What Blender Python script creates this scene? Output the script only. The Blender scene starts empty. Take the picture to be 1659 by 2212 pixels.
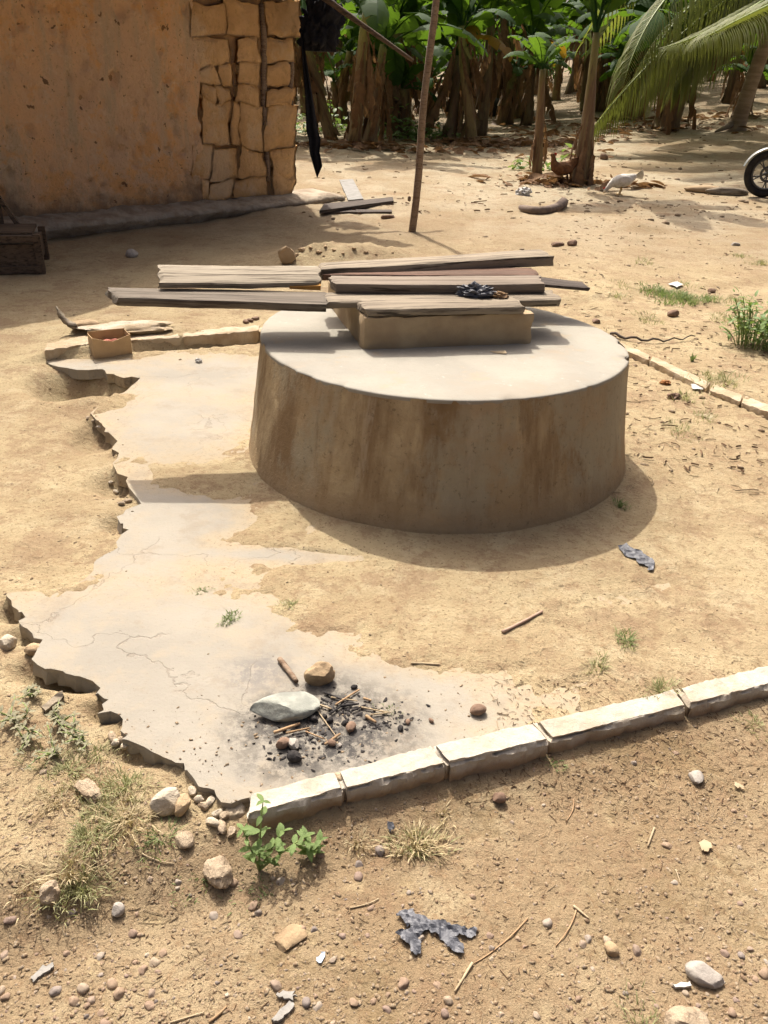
import bpy, bmesh, math, random
import numpy as np
from mathutils import Vector, Matrix

random.seed(7); rng = np.random.default_rng(7)
scn = bpy.context.scene
COL = scn.collection

# ------------------------------------------------------------------ camera
F_PX, CAM_H, PITCH, ROLL = 1720.0, 1.4, math.radians(28.5), math.radians(2.65)
cam = bpy.data.cameras.new('camera'); cam_o = bpy.data.objects.new('camera', cam); COL.objects.link(cam_o)
cam.sensor_fit = 'VERTICAL'; cam.sensor_height = 24.0; cam.sensor_width = 18.0
cam.lens = 24.0 * F_PX / 2212.0
cam.clip_start = 0.05; cam.clip_end = 600
cam_o.matrix_world = Matrix.Translation((0, 0, CAM_H)) @ Matrix.Rotation(math.pi/2 - PITCH, 4, 'X') @ Matrix.Rotation(ROLL, 4, 'Z')
scn.camera = cam_o

# ------------------------------------------------------------------ light
LIGHT = Vector((.25, -.70, -1.0)).normalized()          # direction in which the sunlight travels
ELEV = math.asin(-LIGHT.z)
wd = bpy.data.worlds.new('World'); scn.world = wd; wd.use_nodes = True
wn = wd.node_tree.nodes; wl = wd.node_tree.links
sky = wn.new('ShaderNodeTexSky'); sky.sky_type = 'NISHITA'; sky.sun_disc = False
sky.sun_elevation = ELEV; sky.sun_rotation = math.atan2(-LIGHT.x, -LIGHT.y)
sky.air_density = 0.25; sky.dust_density = 10.0; sky.ozone_density = 0.0
wl.new(sky.outputs[0], wn['Background'].inputs[0]); wn['Background'].inputs[1].default_value = 0.15
sun = bpy.data.lights.new('sun', 'SUN'); sun.energy = 3.8; sun.angle = math.radians(0.6); sun.color = (1.0, .93, .82)
sun_o = bpy.data.objects.new('sun', sun); COL.objects.link(sun_o)
sun_o.rotation_euler = (-LIGHT).to_track_quat('Z', 'Y').to_euler(); sun_o.location = (-4, 8, 12)
scn.view_settings.view_transform = 'Standard'; scn.view_settings.look = 'None'
scn.view_settings.exposure = 0.58; scn.view_settings.gamma = 1.0; scn.view_settings.use_curve_mapping = False
scn.cycles.max_bounces = 5; scn.cycles.diffuse_bounces = 3; scn.cycles.glossy_bounces = 2; scn.cycles.transmission_bounces = 3; scn.cycles.transparent_max_bounces = 8

# ------------------------------------------------------------------ helpers: pixel to place (pixels of a 1659 x 2212 picture)
def ray(px, py):
    x = (px - 829.5)/F_PX; y = -(py - 1106)/F_PX
    c, s = math.cos(ROLL), math.sin(ROLL); X = c*x - s*y; Y = s*x + c*y
    return np.array([X, math.cos(PITCH) + math.sin(PITCH)*Y, -math.sin(PITCH) + math.cos(PITCH)*Y])
def gp(px, py, z=0.0):
    d = ray(px, py); t = (z - CAM_H)/d[2]; return np.array([0, 0, CAM_H]) + d*t
def pt(px, py, Y):
    d = ray(px, py); return np.array([0, 0, CAM_H]) + d*(Y/d[1])

# ------------------------------------------------------------------ helpers: noise
def _h(ix, iy, iz, seed):
    n = (ix.astype(np.int64)*374761393 + iy.astype(np.int64)*668265263 + iz.astype(np.int64)*2147483647 + seed*1274126177) & 0xffffffff
    n = ((n ^ (n >> 13))*1274126177) & 0xffffffff
    n = ((n ^ (n >> 16))*2246822519) & 0xffffffff
    return ((n ^ (n >> 15)) & 0xffffff)/float(0xffffff)
def vn(P, seed=0):
    P = np.asarray(P, float); i = np.floor(P).astype(np.int64); f = P - i; f = f*f*(3-2*f)
    r = 0
    for a in (0, 1):
        for b in (0, 1):
            for c in (0, 1):
                w = (f[..., 0] if a else 1-f[..., 0])*(f[..., 1] if b else 1-f[..., 1])*(f[..., 2] if c else 1-f[..., 2])
                r = r + w*_h(i[..., 0]+a, i[..., 1]+b, i[..., 2]+c, seed)
    return r
def fbm(P, octv=4, seed=0, gain=.5):
    P = np.asarray(P, float); s = 0; a = 1; t = 0
    for k in range(octv):
        s = s + a*vn(P*(2.03**k) + 17.3*k, seed+k); t += a; a *= gain
    return s/t - .5
def fbm2(x, y, sc, octv=4, seed=0, gain=.5):
    return fbm(np.stack([np.asarray(x)*sc, np.asarray(y)*sc, np.zeros_like(np.asarray(x, float))+.37], -1), octv, seed, gain)
def ss(a, b, x): 
    t = np.clip((x-a)/(b-a), 0, 1); return t*t*(3-2*t)

# ------------------------------------------------------------------ helpers: objects
def mesh_data(name, V, Fc, mat=None, smooth=False):
    me = bpy.data.meshes.new(name)
    V = np.asarray(V, float); 
    if isinstance(Fc, np.ndarray): Fc = Fc.tolist()
    me.from_pydata(V.tolist(), [], Fc)
    if mat is not None: me.materials.append(mat)
    if smooth: me.polygons.foreach_set('use_smooth', [True]*len(me.polygons))
    me.update(); return me
def put(name, me, parent=None, loc=None, rot=None, scale=None, M=None):
    o = bpy.data.objects.new(name, me); COL.objects.link(o)
    if parent is not None: o.parent = parent
    if M is not None: o.matrix_local = M
    if loc is not None: o.location = loc
    if rot is not None: o.rotation_euler = rot
    if scale is not None: o.scale = scale if hasattr(scale, '__len__') else (scale,)*3
    return o
def obj(name, V, Fc, mat, parent=None, smooth=False, world=True):
    V = np.asarray(V, float)
    if parent is not None and world: V = V - np.array(parent.location)
    return put(name, mesh_data(name, V, Fc, mat, smooth), parent)
def centred(name, V, Fc, mat, smooth=False, base=True):
    V = np.asarray(V, float); c = (V.min(0)+V.max(0))/2
    if base: c[2] = V[:, 2].min()
    return put(name, mesh_data(name, V-c, Fc, mat, smooth), loc=c)
def tag(o, label=None, cat=None, group=None, kind=None):
    if label: o['label'] = label
    if cat: o['category'] = cat
    if group: o['group'] = group
    if kind: o['kind'] = kind
    return o
def thing(name, label, cat, loc=(0, 0, 0), rz=0, group=None):
    o = bpy.data.objects.new(name, None); COL.objects.link(o); o.location = loc; o.rotation_euler = (0, 0, rz)
    o.empty_display_size = .1
    return tag(o, label, cat, group)

class MB:
    def __init__(s): s.v = []; s.f = []; s.n = 0
    def add(s, V, Fc):
        V = np.asarray(V, float); s.v.append(V)
        s.f += [tuple(int(i)+s.n for i in q) for q in (Fc.tolist() if isinstance(Fc, np.ndarray) else Fc)]; s.n += len(V); return s
    def data(s): return np.concatenate(s.v), s.f
    def box(s, c, d, R=None):
        V = np.array([[x, y, z] for x in (-.5, .5) for y in (-.5, .5) for z in (-.5, .5)])*np.array(d)
        if R is not None: V = V @ np.array(R).T
        return s.add(V+np.array(c), [(0,1,3,2),(4,6,7,5),(0,4,5,1),(2,3,7,6),(0,2,6,4),(1,5,7,3)])
    def tube(s, pts, rad, n=8, cap=True, jit=0, seed=0):
        V, Fc = tube(pts, rad, n, cap, jit, seed); return s.add(V, Fc)
def tube(pts, rad, n=8, cap=True, jit=0, seed=0):
    P = np.asarray(pts, float); m = len(P); rad = np.broadcast_to(np.asarray(rad, float), (m,))
    T = np.gradient(P, axis=0); T /= np.linalg.norm(T, axis=1)[:, None]+1e-9
    up = np.array([0, 0, 1.]) if abs(T[0, 2]) < .9 else np.array([1., 0, 0])
    V = []; a = np.cross(T[0], up); a /= np.linalg.norm(a)
    th = np.arange(n)/n*2*np.pi; r = np.random.default_rng(seed)
    for i in range(m):
        a = a - T[i]*(a@T[i]); a /= np.linalg.norm(a)+1e-9; b = np.cross(T[i], a)
        rr = rad[i]*(1 + (jit*(r.random(n)-.5) if jit else 0))
        V.append(P[i] + (np.cos(th)*rr)[:, None]*a + (np.sin(th)*rr)[:, None]*b)
    V = np.concatenate(V); Fc = []
    for i in range(m-1):
        for k in range(n):
            k2 = (k+1) % n; Fc.append((i*n+k, i*n+k2, (i+1)*n+k2, (i+1)*n+k))
    if cap: Fc.append(tuple(range(n))[::-1]); Fc.append(tuple((m-1)*n+k for k in range(n)))
    return V, Fc
def bez(p, n=16):
    p = [np.array(q, float) for q in p]; t = np.linspace(0, 1, n)[:, None]; k = len(p)-1
    return sum(math.comb(k, i)*(1-t)**(k-i)*t**i*p[i] for i in range(k+1))
_ico = {}
def ico(n):
    if n not in _ico:
        bm = bmesh.new(); bmesh.ops.create_icosphere(bm, subdivisions=n, radius=1)
        _ico[n] = (np.array([v.co[:] for v in bm.verts]), [tuple(v.index for v in f.verts) for f in bm.faces]); bm.free()
    return _ico[n]
def rockV(dims, seed, sub=3, facets=9, rough=.12, lo=.6, hi=.95):
    V, Fc = ico(sub); V = V.copy(); r = np.random.default_rng(seed)
    for k in range(facets):
        n = r.normal(size=3); n /= np.linalg.norm(n); d = r.uniform(lo, hi); q = V@n
        V = V - np.where(q > d, (q-d)*.98, 0)[:, None]*n
    V = V*(1 + rough*fbm(V*2.2+seed*3.1, 4, seed)[:, None]*2 + (.5*rough*fbm(V*7+seed, 3, seed+3, .7)[:, None] if sub > 2 and rough > .05 else 0))
    return V*np.array(dims), Fc
def grid_faces(nu, nv):        # nu columns, nv rows
    i = np.arange(nv-1)[:, None]*nu + np.arange(nu-1)[None]; i = i.ravel()
    return np.stack([i, i+1, i+nu+1, i+nu], 1)
def slabbox(nx, ny, nz, e=0):
    """closed box surface on [-.5,.5]^3 with subdivisions (welded)"""
    idx = {}; V = []; Fc = []
    def ed(i, n):
        t = i/n
        if e and n > 3:
            if i == 1: t = e/n
            elif i == n-1: t = 1-e/n
        return t
    def vid(i, j, k):
        if (i, j, k) not in idx: idx[(i, j, k)] = len(V); V.append((ed(i, nx)-.5, ed(j, ny)-.5, ed(k, nz)-.5))
        return idx[(i, j, k)]
    for i in range(nx):
        for j in range(ny):
            Fc.append((vid(i,j,0), vid(i,j+1,0), vid(i+1,j+1,0), vid(i+1,j,0))); Fc.append((vid(i,j,nz), vid(i+1,j,nz), vid(i+1,j+1,nz), vid(i,j+1,nz)))
        for k in range(nz):
            Fc.append((vid(i,0,k), vid(i+1,0,k), vid(i+1,0,k+1), vid(i,0,k+1))); Fc.append((vid(i,ny,k), vid(i,ny,k+1), vid(i+1,ny,k+1), vid(i+1,ny,k)))
    for j in range(ny):
        for k in range(nz):
            Fc.append((vid(0,j,k), vid(0,j,k+1), vid(0,j+1,k+1), vid(0,j+1,k))); Fc.append((vid(nx,j,k), vid(nx,j+1,k), vid(nx,j+1,k+1), vid(nx,j,k+1)))
    return np.array(V), Fc

# ------------------------------------------------------------------ helpers: materials
class NT:
    def __init__(s, name, rough=.9, spec=.25):
        s.m = bpy.data.materials.new(name); s.m.use_nodes = True; s.t = s.m.node_tree; s.n = s.t.nodes; s.l = s.t.links
        s.b = s.n['Principled BSDF']; s.b.inputs['Roughness'].default_value = rough; s.b.inputs['Specular IOR Level'].default_value = spec
        s.c = s.n.new('ShaderNodeTexCoord').outputs['Object']; s._ob = None
    def vec(s, scale, v=None, off=(0, 0, 0)):
        m = s.n.new('ShaderNodeMapping'); m.inputs['Scale'].default_value = scale if hasattr(scale, '__len__') else (scale,)*3
        m.inputs['Location'].default_value = off
        s.l.new(v or s.c, m.inputs[0]); return m.outputs[0]
    def noise(s, scale, detail=4, rough=.55, v=None, dist=0):
        q = s.n.new('ShaderNodeTexNoise'); q.inputs['Detail'].default_value = detail; q.inputs['Roughness'].default_value = rough; q.inputs['Distortion'].default_value = dist
        q.inputs['Scale'].default_value = 1; s.l.new(s.vec(scale, v), q.inputs['Vector']); return q.outputs[0]
    def voro(s, scale, v=None, feat='F1'):
        q = s.n.new('ShaderNodeTexVoronoi'); q.feature = feat; q.inputs['Scale'].default_value = 1; s.l.new(s.vec(scale, v), q.inputs['Vector']); return q.outputs['Distance']
    def ramp(s, fac, a, b, lo=0., hi=1.):
        q = s.n.new('ShaderNodeMapRange'); q.interpolation_type = 'SMOOTHSTEP'; s.l.new(fac, q.inputs[0])
        for i, x in zip((1, 2, 3, 4), (a, b, lo, hi)): q.inputs[i].default_value = x
        return q.outputs[0]
    def _in(s, sock, x):
        if isinstance(x, (int, float)): sock.default_value = x
        elif isinstance(x, tuple): sock.default_value = (*x, 1) if len(x) == 3 else x
        else: s.l.new(x, sock)
    def mix(s, fac, a, b, mode='MIX'):
        q = s.n.new('ShaderNodeMix'); q.data_type = 'RGBA'; q.blend_type = mode
        s._in(q.inputs[0], fac); s._in(q.inputs[6], a); s._in(q.inputs[7], b); return q.outputs[2]
    def math(s, op, a, b=0.):
        q = s.n.new('ShaderNodeMath'); q.operation = op; s._in(q.inputs[0], a); s._in(q.inputs[1], b); return q.outputs[0]
    def sep(s, v=None):
        q = s.n.new('ShaderNodeSeparateXYZ'); s.l.new(v or s.c, q.inputs[0]); return q.outputs
    def dist(s, p, scale=(1, 1, 0)):
        q = s.n.new('ShaderNodeVectorMath'); q.operation = 'LENGTH'
        s.l.new(s.vec(scale, None, tuple(-a*b for a, b in zip(p, scale))), q.inputs[0]); return q.outputs['Value']
    def rand(s):
        q = s.n.new('ShaderNodeObjectInfo'); return q.outputs['Random']
    def cr(s, fac, stops):
        q = s.n.new('ShaderNodeValToRGB'); s.l.new(fac, q.inputs[0]); e = q.color_ramp.elements
        while len(e) < len(stops): e.new(.5)
        for k, (p, c) in enumerate(stops): e[k].position = p; e[k].color = (*c, 1)
        return q.outputs[0]
    def col(s, x): s._in(s.b.inputs['Base Color'], x); return s
    def rough(s, x): s._in(s.b.inputs['Roughness'], x); return s
    def bump(s, h, strength=.5, dist=.01):
        q = s.n.new('ShaderNodeBump'); q.inputs['Strength'].default_value = strength; q.inputs['Distance'].default_value = dist
        s.l.new(h, q.inputs['Height'])
        if s._ob is not None: s.l.new(s._ob, q.inputs['Normal'])
        s._ob = q.outputs[0]; s.l.new(s._ob, s.b.inputs['Normal']); return s

def simple(name, a, b, sc, bump=.4, bd=.004, rough=.9, bsc=None, spec=.25, rnd=0):
    k = NT(name, rough, spec); c = k.mix(k.ramp(k.noise(sc, 5), .35, .65), a, b)
    if rnd:
        c = k.mix(k.math('MULTIPLY', k.rand(), rnd), c, tuple(x*.45 for x in a))
    k.col(c); k.bump(k.noise(bsc or (sc if not hasattr(sc, '__len__') else max(sc))*4, 6, .65), bump, bd); return k.m

# fire place on the slab, in metres
FIRE = gp(700, 1575, 0)

def mat_ground():
    k = NT('dirt', .95, .1)
    at = k.n.new('ShaderNodeAttribute'); at.attribute_name = 'soil'; ap = k.sep(at.outputs['Vector'])
    big = k.noise(.8, 5); mid = k.noise(4.2, 6, .62); fin = k.noise(38, 6, .72); spk = k.noise(170, 3, .7)
    c = k.mix(k.ramp(big, .38, .62), (.272, .207, .127), (.222, .16, .094))            # trodden yard
    c = k.mix(k.ramp(mid, .48, .64), c, (.325, .26, .162)); c = k.mix(k.ramp(k.noise(2.1, 7, .75), .50, .60, 0, .75), c, (.172, .12, .063)); c = k.mix(k.ramp(k.noise(1.3, 6, .7), .54, .64, 0, .7), c, (.335, .275, .172))
    ca = k.mix(k.ramp(k.noise(2.4, 5, .6), .38, .62), (.395, .325, .196), (.33, .258, .153))     # fine soil washed over the apron
    ca = k.mix(k.ramp(k.noise(3.7, 7, .75), .51, .60, 0, .75), ca, (.265, .19, .118)); ca = k.mix(k.ramp(k.noise(6, 6, .75), .52, .62, 0, .8), ca, (.42, .355, .225))
    c = k.mix(ap[0], c, ca)
    cf = k.mix(k.ramp(k.noise(.9, 6, .65), .40, .62), (.35, .305, .215), (.275, .215, .132))        # pale sandy clearing
    cf = k.mix(k.ramp(k.noise(3.0, 6, .7), .52, .66, 0, .7), cf, (.26, .18, .11))
    c = k.mix(ap[1], c, cf)
    c = k.mix(k.ramp(fin, .50, .70, 0, .6), c, (.20, .125, .068))
    c = k.mix(k.ramp(k.noise(17, 5, .72), .56, .70, 0, .45), c, (.385, .312, .185))
    c = k.mix(k.ramp(spk, .60, .74, 0, .55), c, (.42, .345, .215))
    c = k.mix(k.ramp(k.noise(105, 2, .6), .61, .70, 0, .7), c, (.11, .068, .04))
    c = k.mix(k.ramp(k.noise(6.5, 7, .8), .52, .62, 0, .55), c, (.21, .14, .085))
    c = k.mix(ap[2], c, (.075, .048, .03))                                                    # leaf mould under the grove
    k.col(c)
    k.bump(k.noise(9, 6, .7), .5, .03); k.bump(k.noise(30, 6, .72), .7, .016); k.bump(k.noise(130, 4, .7), .7, .005)
    return k.m
def mat_slab():
    k = NT('worn_concrete', .88, .25)
    n1 = k.noise(2.2, 5); n2 = k.noise(9, 6, .65); n3 = k.noise(60, 4, .7)
    c = k.mix(k.ramp(n1, .36, .64), (.302, .277, .228), (.256, .237, .198))
    c = k.mix(k.ramp(n2, .52, .74, 0, .6), c, (.325, .275, .20))          # dust
    c = k.mix(k.ramp(k.noise(3.1, 6, .7), .48, .66, 0, .75), c, (.32, .272, .20))
    c = k.mix(k.ramp(n3, .58, .75, 0, .5), c, (.27, .235, .20))
    at = k.n.new('ShaderNodeAttribute'); at.attribute_name = 'dust'
    dd = k.math('ADD', at.outputs['Fac'], k.math('MULTIPLY', k.math('SUBTRACT', k.noise(13, 6, .7), .5), 1.0))
    c = k.mix(k.ramp(dd, .0, .80, 0, .97), c, (.34, .275, .178))
    dm = k.ramp(dd, .1, .7); c = k.mix(k.math('MULTIPLY', dm, k.ramp(k.noise(38, 6, .72), .50, .70, 0, .6)), c, (.20, .125, .068)); c = k.mix(k.math('MULTIPLY', dm, k.ramp(k.noise(105, 2, .6), .61, .70, 0, .7)), c, (.11, .068, .04))
    c = k.mix(k.ramp(k.noise(5.5, 7, .75), .53, .63, 0, .45), c, (.235, .195, .145)); c = k.mix(k.ramp(k.noise(90, 4, .7), .60, .70, 0, .5), c, (.19, .155, .115))
    vz = k.n.new('ShaderNodeTexVoronoi'); vz.feature = 'DISTANCE_TO_EDGE'; vz.inputs['Scale'].default_value = 1.0
    nv = k.n.new('ShaderNodeTexNoise'); nv.inputs['Scale'].default_value = 5; nv.inputs['Detail'].default_value = 6; k.l.new(k.c, nv.inputs['Vector'])
    av = k.n.new('ShaderNodeVectorMath'); av.operation = 'MULTIPLY_ADD'; k.l.new(nv.outputs['Color'], av.inputs[0]); av.inputs[1].default_value = (.8, .8, 0); k.l.new(k.vec((1.9, 1.9, 0)), av.inputs[2]); k.l.new(av.outputs[0], vz.inputs['Vector'])
    crk = k.math('MULTIPLY', k.ramp(vz.outputs['Distance'], .0005, .005, 1, 0), k.ramp(k.noise(1.7, 3), .47, .56))
    c = k.mix(k.math('MULTIPLY', crk, .28), c, (.16, .12, .085))
    # soot of the cook fire, with its own ragged outline
    d = k.math('ADD', k.dist(FIRE, (1, 1.25, 0)), k.math('MULTIPLY', k.math('SUBTRACT', k.noise(7, 6, .7), .5), .34))
    soot = k.math('MULTIPLY', k.ramp(d, .10, .32, 1, 0), k.ramp(k.noise(26, 6, .8), .40, .56, .25, .97))
    c = k.mix(soot, c, (.05, .047, .045))
    SOOT2 = gp(560, 1450, 0); d2 = k.math('ADD', k.dist(SOOT2, (1, 1.6, 0)), k.math('MULTIPLY', k.math('SUBTRACT', k.noise(8, 6, .7), .5), .3))
    c = k.mix(k.math('MULTIPLY', k.ramp(d2, .02, .17, .75, 0), k.ramp(k.noise(34, 5, .75), .38, .56, .2, 1)), c, (.16, .15, .14))
    k.col(c)
    k.bump(k.math('SUBTRACT', 1.0, crk), .5, .006); k.bump(k.noise(14, 6, .65), .35, .01); k.bump(k.noise(110, 4, .7), .45, .003)
    return k.m
def mat_well():
    k = NT('stained_render', .9, .2)
    st = k.noise((4.5, 4.5, .35), 6, .62); st2 = k.noise((15, 15, .8), 6, .7); n = k.noise(3.5, 7, .72)
    c = k.mix(k.ramp(n, .38, .60), (.47, .37, .225), (.35, .265, .155))
    c = k.mix(k.ramp(st, .45, .62, 0, .85), c, (.205, .132, .068))
    c = k.mix(k.ramp(k.noise((2.4, 2.4, 1.3), 7, .7), .47, .58, 0, .8), c, (.345, .305, .215))
    c = k.mix(k.ramp(st2, .52, .66, 0, .5), c, (.19, .125, .068))
    c = k.mix(k.ramp(k.noise((10, 10, .45), 5, .65), .57, .68, 0, .6), c, (.42, .345, .24))
    c = k.mix(k.ramp(k.noise(1.6, 6, .7), .54, .66, 0, .5), c, (.34, .225, .12))
    z = k.sep()[2]; zz = k.math('ADD', z, k.math('MULTIPLY', k.math('SUBTRACT', k.noise(6, 5, .7), .5), .16))
    c = k.mix(k.ramp(zz, .03, .15, .7, 0), c, (.35, .25, .14))           # splashed soil round the foot
    c = k.mix(k.ramp(k.noise(42, 6, .8), .55, .68, 0, .6), c, (.12, .085, .05))
    k.col(c); k.bump(k.noise(7, 7, .72), .7, .03); k.bump(k.noise((50, 50, 30), 5, .75), .5, .005)
    return k.m
def mat_lid():
    k = NT('pale_cement', .82, .3)
    c = k.mix(k.ramp(k.noise(3.5, 6, .6), .36, .66), (.305, .285, .236), (.258, .244, .206))
    c = k.mix(k.ramp(k.noise(7, 5, .6), .58, .74, 0, .6), c, (.36, .28, .18))
    c = k.mix(k.ramp(k.noise(80, 5, .75), .54, .70, 0, .5), c, (.22, .185, .145)); c = k.mix(k.ramp(k.noise(1.9, 6, .7), .52, .64, 0, .6), c, (.27, .235, .185)); c = k.mix(k.ramp(k.noise(18, 6, .8), .60, .70, 0, .6), c, (.46, .42, .36))
    k.col(c); k.bump(k.noise(25, 5, .6), .3, .006); k.bump(k.noise(160, 3, .7), .3, .002); return k.m
def mat_kerb():
    k = NT('kerb_concrete', .9, .2)
    n = k.noise(8, 6, .65)
    c = k.mix(k.ramp(n, .42, .70), (.445, .41, .345), (.375, .32, .24))
    c = k.mix(k.ramp(k.noise(40, 4, .7), .54, .74, 0, .5), c, (.31, .235, .16))
    z = k.sep()[2]; zz = k.math('ADD', z, k.math('MULTIPLY', k.math('SUBTRACT', k.noise(11, 5, .7), .5), .035))
    c = k.mix(k.ramp(zz, -.022, .006, .92, 0), c, (.30, .205, .12))         # mud splashed on the faces
    k.col(c); k.bump(k.noise(30, 6, .7), .6, .01); k.bump(k.noise(140, 4, .7), .5, .003); return k.m
def mat_wood(name, a, b, dark, sc=1.0, rough=.85):
    k = NT(name, rough, .2)
    g = k.noise((2.2*sc, 55*sc, 55*sc), 6, .7); g2 = k.noise((1.0, 16, 16), 5, .6)
    c = k.mix(k.ramp(g2, .35, .65), a, b); c = k.mix(k.ramp(g, .47, .62, 0, .85), c, dark)
    c = k.mix(k.ramp(k.noise(5, 5, .6), .56, .74, 0, .6), c, tuple(x*.6 for x in a))
    c = k.mix(k.math('MULTIPLY', k.rand(), .3), c, tuple(x*.7 for x in b))
    c = k.mix(k.ramp(k.noise((1.6, 70, 70), 3, .6), .60, .66, 0, .85), c, tuple(x*.6 for x in dark))
    k.col(c); k.bump(g, .7, .005); k.bump(k.noise((6, 140, 140), 4, .6), .5, .003); return k.m
def mat_plaster():
    k = NT('mud_plaster', .95, .1)
    c = k.mix(k.ramp(k.noise(1.1, 6, .6), .38, .60), (.86, .52, .265), (.76, .50, .295))
    c = k.mix(k.ramp(k.noise((3.4, 3.4, .8), 6, .65), .52, .68, 0, .6), c, (.54, .44, .29))   # greyish streaks
    c = k.mix(k.ramp(k.noise(2.6, 6, .65), .52, .62, 0, .8), c, (.82, .44, .175))
    c = k.mix(k.ramp(k.noise(8, 6, .75), .52, .66, 0, .7), c, (.80, .58, .37))
    c = k.mix(k.ramp(k.noise(28, 6, .75), .55, .68, 0, .65), c, (.42, .25, .12))
    c = k.mix(k.ramp(k.noise(13, 3, .6), .655, .69, 0, .85), c, (.17, .09, .045))
    z = k.sep()[2]; zz = k.math('ADD', z, k.math('MULTIPLY', k.math('SUBTRACT', k.noise(2.5, 6, .7), .5), .8))
    c = k.mix(k.ramp(zz, .15, .50, .85, 0), c, (.15, .115, .08))            # darker brown towards the bottom, with an uneven upper limit
    k.col(c); k.bump(k.noise(9, 7, .75), .9, .05); k.bump(k.noise(60, 5, .7), .5, .008); return k.m
def mat_mud():
    k = NT('mud_brick', .95, .1)
    c = k.mix(k.ramp(k.noise(3, 6, .65), .36, .64), (.84, .545, .27), (.72, .44, .20))
    c = k.mix(k.ramp(k.noise(11, 6, .7), .52, .70, 0, .5), c, (.50, .29, .13))
    c = k.mix(k.ramp(k.noise(2.2, 5, .6), .52, .66, 0, .7), c, (.78, .58, .36))
    c = k.mix(k.ramp(k.noise(26, 4, .7), .60, .72, 0, .45), c, (.38, .21, .09))
    k.col(c); k.bump(k.noise(8, 7, .75), 1.0, .06); k.bump(k.noise(60, 4, .7), .4, .006); return k.m
def mat_leaf(name, a, b, tr, vein=60, rough=.45, amt=.45, rnd=.35, axis=(30, 2, 2)):
    k = NT(name, rough, .2)
    c = k.mix(k.ramp(k.noise(axis, 4, .6), .38, .66), a, b)
    c = k.mix(k.math('MULTIPLY', k.rand(), rnd), c, tuple(x*.5 for x in a))
    k.col(c)
    t = k.n.new('ShaderNodeBsdfTranslucent'); k._in(t.inputs[0], tr)
    mx = k.n.new('ShaderNodeMixShader'); mx.inputs[0].default_value = amt
    k.l.new(k.b.outputs[0], mx.inputs[1]); k.l.new(t.outputs[0], mx.inputs[2]); k.l.new(mx.outputs[0], k.n['Material Output'].inputs[0])
    k.bump(k.noise((vein, 3, 3), 3), .3, .01); return k.m
def mat_pebble():
    k = NT('pebble_stone', .75, .3)
    c = k.cr(k.rand(), [(0, (.30, .215, .145)), (.35, (.255, .18, .128)), (.55, (.225, .165, .135)), (.70, (.35, .28, .20)), (.84, (.21, .18, .165)), (.93, (.42, .36, .28)), (1, (.12, .10, .095))])
    c = k.mix(k.ramp(k.noise(60, 4, .6), .45, .7, 0, .5), c, (.28, .20, .125))
    k.col(c); k.bump(k.noise(90, 4), .3, .003); return k.m

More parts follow.
